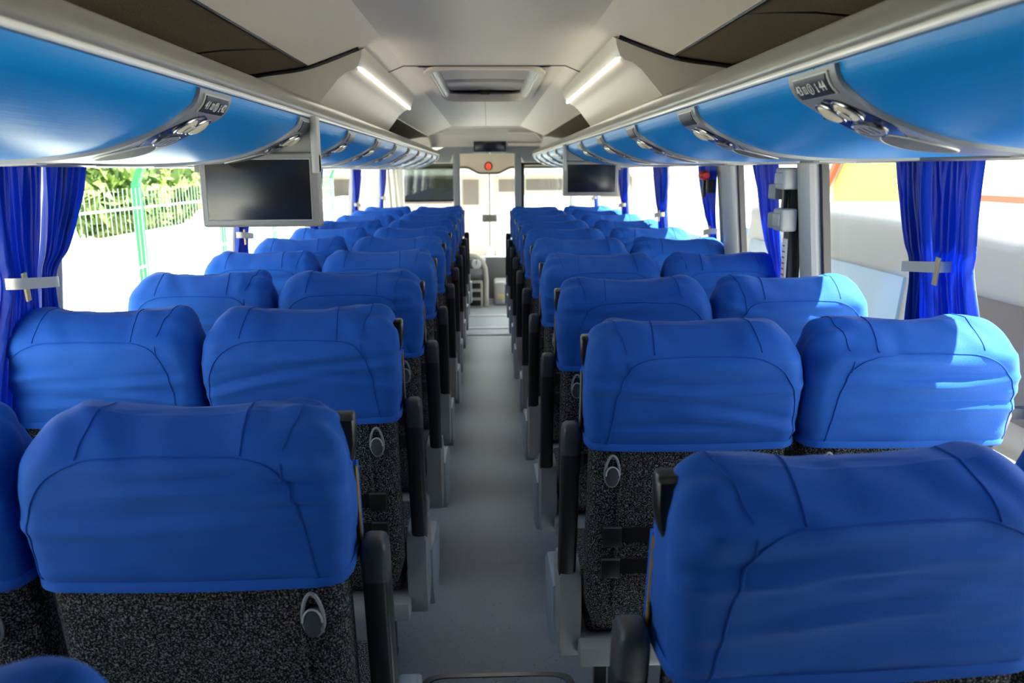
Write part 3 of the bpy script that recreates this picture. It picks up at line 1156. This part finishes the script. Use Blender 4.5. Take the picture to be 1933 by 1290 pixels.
def tieback(s, y0, y1, z, label, tab=None):
    y0, y1, tab = y0 * KY, y1 * KY, tab * KY
    t = thing('curtain_tieback', label, 'tieback', (s * (xwall(z) - .08), (y0 + y1) / 2, z), 'pale curtain tiebacks')
    o = Vector(t.location)
    bm = nb()
    x = xwall(z)
    c, w = (y0 + y1) / 2, (y1 - y0) / 2
    path = []
    for i in range(25):
        a = PI * i / 24
        path.append((x - .048 - .036 * math.sin(a) ** .4, c - w * math.cos(a)))
    rings = []
    for i, (px, py) in enumerate(path):
        dz = .010 * math.cos(PI * i / 24)
        rings.append([(s * px - o.x, py - o.y, z + dz - .014 - o.z), (s * (px - .004) - o.x, py - o.y, z + dz - .014 - o.z), (s * (px - .004) - o.x, py - o.y, z + dz + .014 - o.z), (s * px - o.x, py - o.y, z + dz + .014 - o.z)])
    loft(bm, rings)
    obj('strap', bm, MT['tie'], t)
    if tab is not None:
        bm = nb()
        box(bm, -.003, .003, -.009, .009, -.038, .034, .001)
        bmesh.ops.transform(bm, matrix=Matrix.Translation((s * (x - .078) - o.x, tab - o.y, z - o.z)) @ Matrix.Rotation(.12, 4, 'X'), verts=bm.verts[:])
        obj('velcro_tab', bm, MT['velcro'], t)
    return t


# the two big pairs near the camera
curtain(-1, (1.93, 2.155), (1.985, 2.12), (1.88, 2.13), 1.325, .90, 'blue curtain on the camera side of the nearest left window post', 8, 1)
curtain(-1, (2.20, 2.39), (2.135, 2.205), (2.14, 2.25), 1.325, .90, 'blue curtain on the far side of the nearest left window post', 6, 2)
tieback(-1, 1.985, 2.185, 1.325, 'pale tieback around the nearest left curtain pair', 2.02)
curtain(1, (1.885, 2.085), (1.91, 2.08), (1.84, 2.04), 1.33, .88, 'blue curtain on the camera side of the nearest right window post', 7, 3)
curtain(1, (2.105, 2.26), (2.09, 2.19), (2.07, 2.25), 1.33, .88, 'blue curtain on the far side of the nearest right window post', 6, 4)
tieback(1, 1.985, 2.185, 1.345, 'pale tieback around the nearest right curtain pair', 2.0)
curtain(1, (3.215, 3.49), (3.17, 3.34), (3.06, 3.38), 1.20, .80, 'blue curtain slanting loose between the two grey posts on the right', 5, 5)
for s, ys, nm in ((-1, (3.92, 5.61, 7.35, 9.20), 'left'), (1, (4.22, 5.42, 6.94, 8.80), 'right')):
    for i, y in enumerate(ys):
        w = .17 if s < 0 else .16
        if s > 0 and i == 0:
            curtain(s, (4.13, 4.42), (4.15, 4.25), (4.12, 4.38), 1.28, .85, 'blue curtain right behind the wide grey post on the right', 4, 60)
            tieback(s, 4.10, 4.26, 1.28, 'small tieback on the curtain behind the wide right post', 4.14)
            continue
        nth = ['second', 'third', 'fourth', 'fifth'][i]
        curtain(s, (y - w, y + w), (y - .06, y + .075), (y - .13, y + .14), 1.30, .84, 'gathered blue curtain at the %s %s window post from the camera' % (nth, nm), 6, 20 + i + (10 if s > 0 else 0))
        tieback(s, y - .085, y + .10, 1.30, 'small pale tieback on the curtain at the %s %s window post' % (nth, nm), y - .05)

# ================================================================== DOOR HARDWARE ON THE RIGHT POST
ed = thing('emergency_door_latch', 'white boxes and black hinge stacked on the nearest wide right post', 'door latch', (1.125, 3.045, 1.10))
o = Vector(ed.location)
bm = nb()
box(bm, 1.115, 1.165, 3.015, 3.075, .87, 1.60, .004)
bmesh.ops.translate(bm, vec=Vector((.025, .065, 0)) - o, verts=bm.verts[:])
obj('channel', bm, MT['black'], ed)
for z0, z1 in ((1.525, 1.605), (1.37, 1.455)):
    bm = nb()
    box(bm, 1.07, 1.13, 2.975, 3.075, z0, z1, .010, 3)
    box(bm, 1.062, 1.10, 2.99, 3.06, z0 + .018, z1 - .018, .006, 2)
    bmesh.ops.translate(bm, vec=Vector((.025, .065, 0)) - o, verts=bm.verts[:])
    obj('latch_box', bm, MT['ltgrey'], ed)
for y0, y1, z0, z1 in ((3.08, 3.16, 1.485, 1.545), (3.08, 3.15, 1.375, 1.435)):
    bm = nb()
    box(bm, 1.075, 1.125, y0, y1, z0, z1, .006, 2)
    bmesh.ops.translate(bm, vec=Vector((.025, .065, 0)) - o, verts=bm.verts[:])
    obj('hinge_arm', bm, MT['grey'], ed)
bm = nb()
tube(bm, [(1.10, 3.04, 1.45), (1.10, 3.04, 1.53)], .012, 10)
bmesh.ops.translate(bm, vec=Vector((.025, .065, 0)) - o, verts=bm.verts[:])
obj('hinge_pin', bm, MT['black'], ed)
bm = nb()
box(bm, 1.108, 1.116, 3.02, 3.06, 1.17, 1.34, .001)
bmesh.ops.translate(bm, vec=Vector((.025, .065, 0)) - o, verts=bm.verts[:])
obj('instruction_sticker', bm, MT['white'], ed)
bm = nb()
for i in range(6):
    box(bm, 1.1065, 1.1085, 3.028 + (i % 2) * .004, 3.052, 1.20 + i * .022, 1.206 + i * .022)
bmesh.ops.translate(bm, vec=Vector((.025, .065, 0)) - o, verts=bm.verts[:])
obj('sticker_print', bm, MT['red'], ed, smooth=0)

hm = thing('emergency_hammer', 'red headed emergency hammer beside the wide grey right post', 'hammer', (1.115, 4.25, 1.50))
bm = nb()
rings = []
for i in range(9):
    a = PI * i / 8
    rings.append([(px, -.05 + .10 * i / 8, py + .07) for px, py in oval(0, 0, .018 + .008 * math.sin(a), .014 + .012 * math.sin(a), 14)])
loft(bm, rings)
obj('hammer_head', bm, MT['red'], hm)
bm = nb()
tube(bm, [(0, 0, .06), (.002, 0, -.04)], .010, 10)
obj('handle', bm, MT['black'], hm)
bm = nb()
box(bm, .015, .05, -.03, .03, -.02, .05, .006)
obj('holder', bm, MT['black'], hm)

# ================================================================== FLOOR HATCH
fh = thing('floor_hatch', 'floor hatch with a rounded metal frame in the aisle at the bottom edge', 'floor hatch', (.02, 2.10, 0))
bm = nb()
outer = oval(0, 0, .25, .29, 56, 9)
inner = oval(0, 0, .228, .268, 56, 9)
loft(bm, [[(x, y, 0) for x, y in outer], [(x * .99, y * .99, .006) for x, y in outer], [(x, y, .006) for x, y in inner], [(x, y, .001) for x, y in inner]], cap0=False, cap1=False)
obj('frame', bm, MT['chrome'], fh, smooth=30)
bm = nb()
prism(bm, oval(0, 0, .226, .266, 56, 9), 2, .0005, .003)
obj('lid', bm, MT['floor'], fh)
bm = nb()
prism(bm, oval(0, .225, .012, .012, 20), 2, .002, .0055, .001)
obj('lock', bm, MT['chrome'], fh)

# ================================================================== FRONT OF THE BUS
YP = 9.40
# sloping bulkhead from the headliner down to the door header
bm = nb()
sect = [(8.74, ZC + .455), (8.90, ZC + .435), (9.05, ZC + .37), (9.30, ZC + .30), (YP - .02, ZC + .255), (YP + .02, ZC + .255), (YP + .02, ZC + .50), (8.74, ZC + .50)]
prism(bm, sect, 0, -.62, .62)
for s in (-1, 1):
    prism(bm, [(8.74, ZC + .34), (9.05, ZC + .30), (YP - .02, ZC + .20), (YP + .02, ZC + .20), (YP + .02, ZC + .5), (8.74, ZC + .5)], 0, min(s * .60, s * 1.2), max(s * .60, s * 1.2))
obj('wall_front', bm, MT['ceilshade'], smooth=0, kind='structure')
# raised pale moulding on the bulkhead, right of the small monitor
bm = nb()
tube(bm, [(.24, 8.98, ZC + .40), (.52, 8.98, ZC + .40), (.60, 9.10, ZC + .34), (.66, 9.28, ZC + .285), (.24, 9.28, ZC + .285)], .018, 10)
obj('trim_%d' % k, bm, MT['ceil'], kind='structure'); k += 1
bm = nb()
tube(bm, [(-.85, 9.0, ZC + .30), (-.62, 8.98, ZC + .385), (-.45, 8.98, ZC + .405)], .016, 10)
obj('trim_%d' % k, bm, MT['ceil'], kind='structure'); k += 1
# partition frame: header, two uprights, outer posts
bm = nb()
prism(bm, [(-.62, ZC + .09), (-.40, ZC + .09), (-.37, ZC + .185), (.37, ZC + .185), (.42, ZC + .09), (1.0, ZC + .09), (1.0, ZC + .22), (.50, ZC + .26), (-.45, ZC + .26), (-.62, ZC + .2)], 1, YP - .03, YP + .03)
prism(bm, [(-1.17, ZC + .09), (-.62, ZC + .09), (-.62, ZC + .2), (-1.17, ZC + .2)], 1, YP - .03, YP + .03)
obj('trim_%d' % k, bm, MT['frame'], smooth=0, kind='structure'); k += 1
for x in (-.333, .352):
    bm = nb()
    box(bm, x - .038, x + .038, YP - .03, YP + .03, -.11, ZC + .19, .008)
    obj('trim_%d' % k, bm, MT['frame'], kind='structure'); k += 1
# lower solid partitions behind the last seats
for s in (-1, 1):
    bm = nb()
    box(bm, min(s * .375, s * 1.2), max(s * .375, s * 1.2), YP - .02, YP + .02, -.11, .98)
    obj('wall_partition_%s' % ('left' if s < 0 else 'right'), bm, MT['frame'], smooth=0, kind='structure')
# partition panes
pnl = thing('partition_pane', 'smoked glass partition pane left of the cabin doorway', 'glass partition', (-.64, YP, 1.27))
bm = nb()
box(bm, -.28, .27, -.003, .003, 0, .41)
obj('smoked_glass', bm, MT['tint'], pnl, smooth=0)
bm = nb()
tube(bm, [(-.28, 0, 0), (.275, 0, 0), (.275, 0, .41)], .011, 8)
obj('rubber_edge', bm, MT['black'], pnl)
pnr = thing('partition_pane', 'clear glass partition pane right of the cabin doorway', 'glass partition', (.66, YP, .98))
bm = nb()
box(bm, -.265, .46, -.003, .003, 0, .70)
obj('clear_glass', bm, MT['glass'], pnr, smooth=0)
bm = nb()
box(bm, -.275, -.235, -.012, .012, 0, .705, .004)
box(bm, -.275, .46, -.012, .012, .68, .705, .004)
obj('rubber_edge', bm, MT['black'], pnr)
# little monitor above the doorway
fm = thing('front_monitor', 'small black monitor in a dark housing above the cabin doorway', 'monitor', (.04, YP - .12, ZC + .2))
bm = nb()
box(bm, -.215, .215, -.02, .14, .195, .262, .012)
obj('housing', bm, MT['dkgrey'], fm)
bm = nb()
box(bm, -.178, .178, -.03, .03, -.005, .205, .008)
fb = obj('monitor_frame', bm, MT['black'], fm)
bm = nb()
box(bm, -.16, .16, -.032, -.02, .012, .19, .001)
obj('screen', bm, MT['screen'], fb)
bm = nb()
prism(bm, oval(0, -.012, .012, .009, 16), 1, -.034, -.02)
obj('lens', bm, MT['white'], fm)

# cabin shell
bm = nb()
prism(bm, [(YP + .02, ZC + .26), (YF, ZC + .24), (YF + .1, ZC + .24), (YF + .1, ZC + .40), (YP + .02, ZC + .40)], 0, -1.2, 1.2)
obj('ceiling_cabin', bm, MT['ceil'], smooth=0, kind='structure')
# moulded valance over the windscreen with the wavy lower edge
bm = nb()
zz = lambda x: ZC + .035 - .075 * (1 - ss(.10, .30, abs(x - .03)))
N_ = 41
rings = []
for i in range(N_):
    x = -1.18 + 2.36 * i / (N_ - 1)
    b = zz(x)
    rings.append([(x, YF - .16, b + .012), (x, YF - .19, b), (x, YF - .06, b - .02), (x, YF - .02, b + .02), (x, YF - .02, ZC + .25), (x, YF - .12, ZC + .25)])
loft(bm, rings)
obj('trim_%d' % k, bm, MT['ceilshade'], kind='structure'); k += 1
bm = nb()
tube(bm, [(-1.18 + 2.36 * i / 60, YF - .195, zz(-1.18 + 2.36 * i / 60) + .004) for i in range(61)], .014, 8)
obj('trim_%d' % k, bm, MT['dkgrey'], kind='structure'); k += 1
rl = thing('red_lamp', 'round red lamp with a dark rim on the windscreen valance', 'lamp', (.026, YF - .135, ZC + .055))
bm = nb()
prism(bm, oval(0, 0, .055, .060, 28), 1, -.02, .02, .005)
obj('rim', bm, MT['black'], rl)
bm = nb()
prism(bm, oval(0, 0, .036, .042, 28), 1, -.032, -.015, .006)
obj('red_lens', bm, MT['redlamp'], rl)
# front wall below the windscreen, windscreen, its centre bar and side pillars
bm = nb()
box(bm, -1.25, 1.25, YF, YF + .1, -.4, .45)
obj('wall_front_lower', bm, MT['dashgrey'], smooth=0, kind='structure')
bm = nb()
box(bm, -1.2, 1.2, YF + .02, YF + .026, .44, ZC + .1)
obj('window_%d' % wn, bm, MT['glass'], smooth=0, kind='structure'); wn += 1
for s in (-1, 1):
    bm = nb()
    box(bm, min(s * 1.10, s * 1.24), max(s * 1.10, s * 1.24), YF - .06, YF + .06, .2, ZC + .25, .01)
    obj('trim_%d' % k, bm, MT['post'], kind='structure'); k += 1
mr = thing('rear_view_mirror', 'grey mirror on a thin upright rod in front of the windscreen', 'mirror', (.033, YF - .15, .66))
bm = nb()
tube(bm, [(0, 0, -.05), (.002, 0, .35), (.004, 0, .90)], .010, 8)
obj('rod', bm, MT['dkgrey'], mr)
bm = nb()
box(bm, -.098, .098, -.03, .012, .275, .375, .014, 3)
obj('mirror_head', bm, MT['grey'], mr)
bm = nb()
box(bm, -.088, .088, -.033, -.028, .285, .365, .001)
obj('mirror_glass', bm, MT['rail'], mr)
# pale cabin curtains and posts left of the partition
for i, (y, x) in enumerate(((9.55, 1.12), (9.85, 1.10), (10.2, 1.09))):
    bm = nb()
    rows = []
    for z in (-.11, .6, 1.0, 1.35, 1.60, 1.84):
        rows.append([(-x + .012 * math.sin(j * 1.6 + i) - .05 * (z - 1.6), y + .018 * j, z) for j in range(9)])
    grid(bm, rows)
    bmesh.ops.solidify(bm, geom=bm.faces[:], thickness=.003)
    o_ = obj('cabin_curtain', bm, MT['tie'], smooth=180)
    tag(o_, 'pale beige cabin curtain fold beside the smoked pane, %s from the saloon' % ORD[i], 'curtain', 'pale cabin curtains')
# dashboard
db = thing('dashboard', 'grey dashboard with a round dial and radio slots seen through the doorway', 'dashboard', (-.40, 10.35, -.11))
bm = nb()
rings = []
for x in (-.75, -.3, .1, .27, .345, .375):
    e = ss(.05, .375, x)
    top = .665 - .10 * e ** 2
    rings.append([(x, .0 + .10 * e, 0), (x, .0 + .10 * e, .36), (x, -.05 + .12 * e, .42), (x, -.02 + .12 * e, top - .05), (x, .05 + .1 * e, top), (x, .45, top + .02), (x, .60, top - .1), (x, .60, 0)])
loft(bm, rings)
obj('dash_body', bm, MT['dashgrey'], db, smooth=50)
bm = nb()
tube(bm, [(.375, .06, .0), (.378, .07, .35), (.365, .06, .50), (.32, .04, .60), (.24, .0, .655), (.12, -.03, .675), (-.3, -.03, .675)], .035, 10)
obj('dash_rim', bm, MT['beige'], db)
bm = nb()
prism(bm, oval(.26, .555, .06, .06, 28), 1, -.03, .05, .004)
dl = obj('dial', bm, MT['white'], db)
bm = nb()
box(bm, .255, .265, -.034, -.03, .555, .60)
obj('needle', bm, MT['black'], dl)
bm = nb()
box(bm, .15, .33, -.055, .0, .43, .50, .006)
obj('vent', bm, MT['grey'], db)
for z in (.28, .17, .06):
    bm = nb()
    box(bm, .13, .31, -.03, .03, z - .035, z + .035, .005)
    sl = obj('radio_slot', bm, MT['black'], db)
bm = nb()
box(bm, .10, .335, -.02, .04, .0, .345, .01)
obj('console_face', bm, MT['beige'], db)
ww = thing('door_well_panel', 'pale panel beside the driver console at the front door steps', 'panel', (.22, 10.5, -.11))
bm = nb()
box(bm, -.14, .6, 0, .5, 0, .30, .03, 3)
obj('panel_body', bm, MT['ltgrey'], ww)
bm = nb()
box(bm, -.10, .5, -.01, .02, .08, .16, .004)
obj('panel_band', bm, MT['velcro'], ww)

# ================================================================== OUTSIDE
GZ = -1.45
bm = nb()
box(bm, -40, 45, -20, 60, GZ - .2, GZ)
obj('ground_yard', bm, MT['asphalt'], smooth=0, kind='structure')

# ---- left: green mesh fence with posts, hedge behind
FX = -3.6
posts_y = [0.6 + 2.7 * i for i in range(8)]
for i, y in enumerate(posts_y):
    p = thing('fence_post', 'green fence post, %s from the camera beyond the left windows' % ORD[i], 'fence post', (FX, y, GZ), 'green fence posts')
    bm = nb()
    box(bm, -.04, .04, -.04, .04, 0, 2.95, .006)
    obj('upright', bm, MT['green'], p)
    bm = nb()
    rings = [[(-.035 + x, -.035, 2.94 + z), (.035 + x, -.035, 2.94 + z), (.035 + x, .035, 2.94 + z), (-.035 + x, .035, 2.94 + z)] for x, z in ((0, 0), (.05, .12), (.18, .45))]
    loft(bm, rings)
    obj('angled_arm', bm, MT['green'], p)
for i, (a, b) in enumerate(zip(posts_y, posts_y[1:])):
    p = thing('wire_fence', 'green wire mesh fence, %s from the camera on the left' % ORD[i], 'fence panel', (FX + .05, (a + b) / 2, GZ), 'green wire mesh panels')
    h = (b - a) / 2 - .05
    bm = nb()
    n = 26
    for j in range(n + 1):
        y = -h + 2 * h * j / n
        box(bm, -.002, .002, y - .002, y + .002, .1, 2.9)
    obj('vertical_wires', bm, MT['wire'], p, smooth=0)
    for z in (.3, .9, 1.5, 2.1, 2.7):
        bm = nb()
        box(bm, -.006, .006, -h, h, z - .010, z + .010)
        obj('horizontal_bar', bm, MT['wire'], p, smooth=0)


def bush(name, loc, rad, n, leafmat, label, cat, seed, trunk=0.0):
    rng = random.Random(seed)
    t = thing(name, label, cat, loc)
    bm = nb()
    for i in range(n):
        d = Vector((rng.gauss(0, 1), rng.gauss(0, 1), rng.gauss(0, 1))).normalized()
        r = rng.uniform(.55, 1.0) ** .5
        c = Vector((d.x * rad[0] * r, d.y * rad[1] * r, trunk + rad[2] + d.z * rad[2] * r))
        L = rng.uniform(.10, .22)
        a = Vector((rng.gauss(0, 1), rng.gauss(0, 1), rng.gauss(0, 1))).normalized()
        b = a.orthogonal().normalized()
        b.rotate(Matrix.Rotation(rng.uniform(0, 6), 3, a))
        q = [c - a * L, c + b * L * .4, c + a * L, c - b * L * .4]
        bm.faces.new([bm.verts.new(v) for v in q])
    o = obj('foliage', bm, leafmat, t, smooth=0)
    o['kind'] = 'stuff'
    bm = nb()
    tube(bm, [(0, 0, 0), (.05, .03, trunk + rad[2] * .6), (.0, .05, trunk + rad[2] * 1.2)], [.12, .09, .04], 8)
    obj('trunk', bm, MT['bark'], t)
    return t


for i, (y, x, h, w) in enumerate(((8.2, -6.0, .62, 1.15), (10.9, -6.2, .72, 1.3), (13.7, -6.0, .60, 1.2), (16.6, -6.4, .8, 1.3))):
    bush('garden_bush', (x, y, GZ), (.7, w, h), 1500, MT['leaf'], 'leafy green bush above the white garden wall, %s from the camera' % ORD[i], 'bush', 50 + i, 2.0)
bush('garden_tree', (-6.8, 21.5, GZ), (1.2, 1.3, 1.1), 900, MT['leaf2'], 'yellow green tree beyond the fence behind the left monitor', 'tree', 70, 2.0)
gw = nb()
box(gw, -5.1, -4.9, -4, 40, GZ, GZ + 2.2)
tag(obj('garden_wall', gw, MT['whitewall'], smooth=0), 'long white garden wall between the wire fence and the bushes', 'wall')

# ---- right: silver van and dark van parked alongside, yellow house behind
def van(name, label, x, y0, y1, zroof, paint, flip=1, mirror=None):
    t = thing(name, label, 'van', (x + 1.0, (y0 + y1) / 2, GZ))
    o = Vector(t.location)
    L = y1 - y0
    zr = zroof - GZ
    # side silhouette from tail (0) to nose (L); nose towards +y when flip>0
    sil = [(0.03, .35), (0.0, .9), (.05, zr * .62), (.16, zr * .93), (.40, zr), (L * .5, zr + .03), (L - 1.55, zr - .02), (L - 1.2, zr - .12), (L - .70, zr * .62), (L - .25, zr * .52), (L - .03, zr * .42), (L, .5), (L - .05, .32)]
    sil = [(p.x, p.y) for p in catmull([(a, b, 0) for a, b in sil], 4)]
    def mp(a): return (a - L / 2) * flip
    bm = nb()
    rings = []
    for xx, sc in ((-1.0, .965), (-.97, .99), (-.9, 1.0), (.9, 1.0), (.97, .99), (1.0, .965)):
        ring = []
        for a, z in sil:
            inset = max(0, z - zr * .55) * .11
            ring.append((xx - math.copysign(inset, xx), mp(L / 2 + (a - L / 2) * sc), .33 + (z - .33) * sc))
        rings.append(ring)
    loft(bm, rings)
    body = obj('body', bm, paint, t, smooth=50)
    # side windows
    zs0, zs1 = zr * .64, zr * .86
    spans = [(.35, L * .33), (L * .36, L * .60), (L * .63, L - 1.15)]
    for a, b in spans:
        bm = nb()
        ins = lambda z: -1.0 + max(0, z - zr * .55) * .11 - .012
        q = [(a, zs0), (b + (.2 if b > L - 1.3 else 0), zs0), (b, zs1), (a + .06, zs1)]
        prism(bm, [(mp(p[0]), p[1]) for p in q], 0, -1.0, -.9)
        for v in bm.verts:
            if v.co.x < -.95: v.co.x = ins(v.co.z)
        obj('side_window', bm, MT['carglass'] if b < L - 1.3 else MT['darkglass'], t, smooth=0)
    bm = nb()
    q = [(L - 1.13, zr * .92), (L - .70, zr * .645)]
    rows = [[(-.80, mp(q[0][0]), q[0][1] + .02), (.80, mp(q[0][0]), q[0][1] + .02)], [(-.86, mp(q[1][0]), q[1][1] + .02), (.86, mp(q[1][0]), q[1][1] + .02)]]
    grid(bm, rows)
    bmesh.ops.solidify(bm, geom=bm.faces[:], thickness=.02)
    obj('windscreen', bm, MT['carglass'], t, smooth=0)
    for a in (.9, L - .95):
        for sx in (-1, 1):
            bm = nb()
            prism(bm, oval(mp(a), .34, .34, .34, 28), 0, sx * .80, sx * 1.01, .03)
            obj('wheel', bm, MT['tyre'], t)
    # rub strip and door lines
    bm = nb()
    box(bm, -1.03, -.99, mp(.25) if flip > 0 else mp(L - .4), mp(L - .4) if flip > 0 else mp(.25), zr * .53, zr * .56)
    obj('rub_strip', bm, MT['dkgrey'], t, smooth=0)
    bm = nb()
    my = mp(L - 1.0)
    prism(bm, oval(my, zr * .68, .14, .16, 20, 3), 0, -1.28, -1.14, .03)
    obj('door_mirror', bm, paint if mirror is None else mirror, t)
    bm = nb()
    box(bm, -1.15, -.95, my - .03, my + .03, zr * .66, zr * .68)
    obj('mirror_arm', bm, MT['black'], t)
    for a in (.08, L - .12):
        bm = nb()
        box(bm, -.98, -.75, mp(a) - .06, mp(a) + .06, zr * .44, zr * .54, .02)
        obj('lamp', bm, MT['red'] if a < 1 else MT['white'], t)
    return t


van('silver_van', 'silver van parked close outside the right windows, its sloping windscreen towards the camera', 2.75, 3.0, 9.2, 1.25, MT['silver'], -1)
van('white_van', 'white van with reflected greenery painted on its door mirror parked ahead of the silver van', 3.0, 10.0, 14.6, 1.0, MT['whitevan'], -1, MT['leaf'])  # leaf green paints a greenery reflection onto the door mirror

hs = thing('yellow_house', 'yellow house with red brown roof edges and a small window beyond the vans', 'house', (12, 18, GZ))
bm = nb()
prism(bm, [(.6, 0), (7.0, 0), (7.0, 2.6), (3.8, 5.8), (.6, 2.6)], 0, -1.5, 5)
obj('gable_wall', bm, MT['yellow'], hs, smooth=0)
bm = nb()
prism(bm, [(-9, 0), (.6, 0), (.6, 2.15), (-9, 2.15)], 0, -1.5, 5)
obj('annex_wall', bm, MT['yellow'], hs, smooth=0)
bm = nb()
box(bm, -1.62, -1.4, -9, .6, 2.15, 2.36)
obj('white_board', bm, MT['whitewall'], hs, smooth=0)
bm = nb()
box(bm, -1.75, -1.4, -9.2, .6, 2.36, 2.50)
obj('fascia', bm, MT['brown'], hs, smooth=0)
bm = nb()
prism(bm, [(-1.75, 2.50), (5, 3.3), (5, 3.4), (-1.75, 2.58)], 1, -9.2, .6)
obj('annex_roof', bm, MT['tile'], hs, smooth=0)
bm = nb()
tube(bm, [(-1.7, .2, 2.2), (-1.7, 3.8, 5.95), (-1.7, 7.4, 2.2)], .13, 6)
obj('roof_edge', bm, MT['brown'], hs, smooth=0)
bm = nb()
prism(bm, [(.2, 2.25), (3.8, 6.0), (7.4, 2.25), (7.4, 2.4), (3.8, 6.2), (.2, 2.4)], 0, -1.8, 5.2)
obj('roof', bm, MT['tile'], hs, smooth=0)
bm = nb()
box(bm, -1.56, -1.4, 3.3, 4.8, 1.35, 2.12)
wf = obj('window', bm, MT['brown'], hs, smooth=0)
for dy_ in (3.68, 4.42):
    bm = nb()
    box(bm, -1.58, -1.5, dy_ - .30, dy_ + .30, 1.45, 2.02)
    obj('pane', bm, MT['whitewall'], wf, smooth=0)
sh = thing('white_building', 'low white building with blue trimmed eaves beyond the right middle windows', 'building', (13.0, 46, GZ))
bm = nb()
box(bm, -3, 5, -8, 10, 0, 3.4)
obj('wall', bm, MT['whitewall'], sh, smooth=0)
bm = nb()
box(bm, -3.6, 5.5, -8.6, 10.6, 3.4, 3.75, .05)
obj('roof', bm, MT['tile'], sh, smooth=0)
bm = nb()
box(bm, -3.12, -2.98, -8, 10, 2.95, 3.1)
obj('eaves_band', bm, mat('blue_trim', (.05, .25, .55), rough=.6), sh, smooth=0)

# ---- ahead: pale building with dark openings, white vehicle
fb_ = thing('street_building', 'pale building with dark window openings ahead through the windscreen', 'building', (0, 30, GZ))
bm = nb()
box(bm, -14, 8, 0, 5, 0, 5.5)
obj('wall', bm, MT['streetwall'], fb_, smooth=0)
bm = nb()
box(bm, -14.5, 8.5, -.8, 5.4, 2.9, 3.15, .03)
obj('eaves', bm, MT['tile'], fb_, smooth=0)
for x0, x1, z0, z1 in ((-3.1, -1.25, 1.9, 2.75), (-.85, -.3, 1.85, 2.72), (.42, 1.15, 2.3, 2.72), (1.4, 2.7, 2.35, 2.72), (-6.8, -4.6, 1.6, 2.75), (4.0, 5.2, 2.1, 2.8)):
    bm = nb()
    box(bm, x0, x1, -.06, .1, z0, z1)
    f_ = obj('window', bm, MT['shade'], fb_, smooth=0)
for i, x in enumerate((-3.8, -1.05, .1, 3.2)):
    bm = nb()
    box(bm, x - .12, x + .12, -.12, .1, 0, 3.0)
    obj('pillar', bm, MT['tile'], fb_, smooth=0)
wv = thing('white_minibus', 'white minibus parked ahead of the windscreen', 'minibus', (1.25, 21, GZ))
bm = nb()
sil = [(-.95, .35), (-1.0, 1.0), (-.95, 1.8), (-.8, 2.25), (0, 2.38), (.8, 2.25), (.95, 1.8), (1.0, 1.0), (.95, .35)]
prism(bm, [(p.x, p.y) for p in catmull([(a, b, 0) for a, b in sil], 4)], 1, -2.2, 2.2, .15, 3)
obj('body', bm, MT['whitevan'], wv)
bm = nb()
box(bm, -.75, .75, -2.24, -2.1, 1.35, 2.0, .05)
obj('rear_window', bm, MT['carglass'], wv)
for sx in (-1, 1):
    for yy in (-1.4, 1.4):
        bm = nb()
        prism(bm, oval(yy, .34, .34, .34, 24), 0, sx * .75, sx * .98, .03)
        obj('wheel', bm, MT['tyre'], wv)
gp = thing('street_pole', 'green pole standing ahead on the left seen through the smoked pane', 'pole', (-1.8, 17, GZ))
bm = nb()
tube(bm, [(0, 0, 0), (0, 0, 4.5)], .09, 12)
obj('shaft', bm, MT['green'], gp)
bm = nb()
prism(bm, oval(0, 0, .16, .16, 16), 2, 0, .12, .02)
obj('foot', bm, MT['green'], gp)
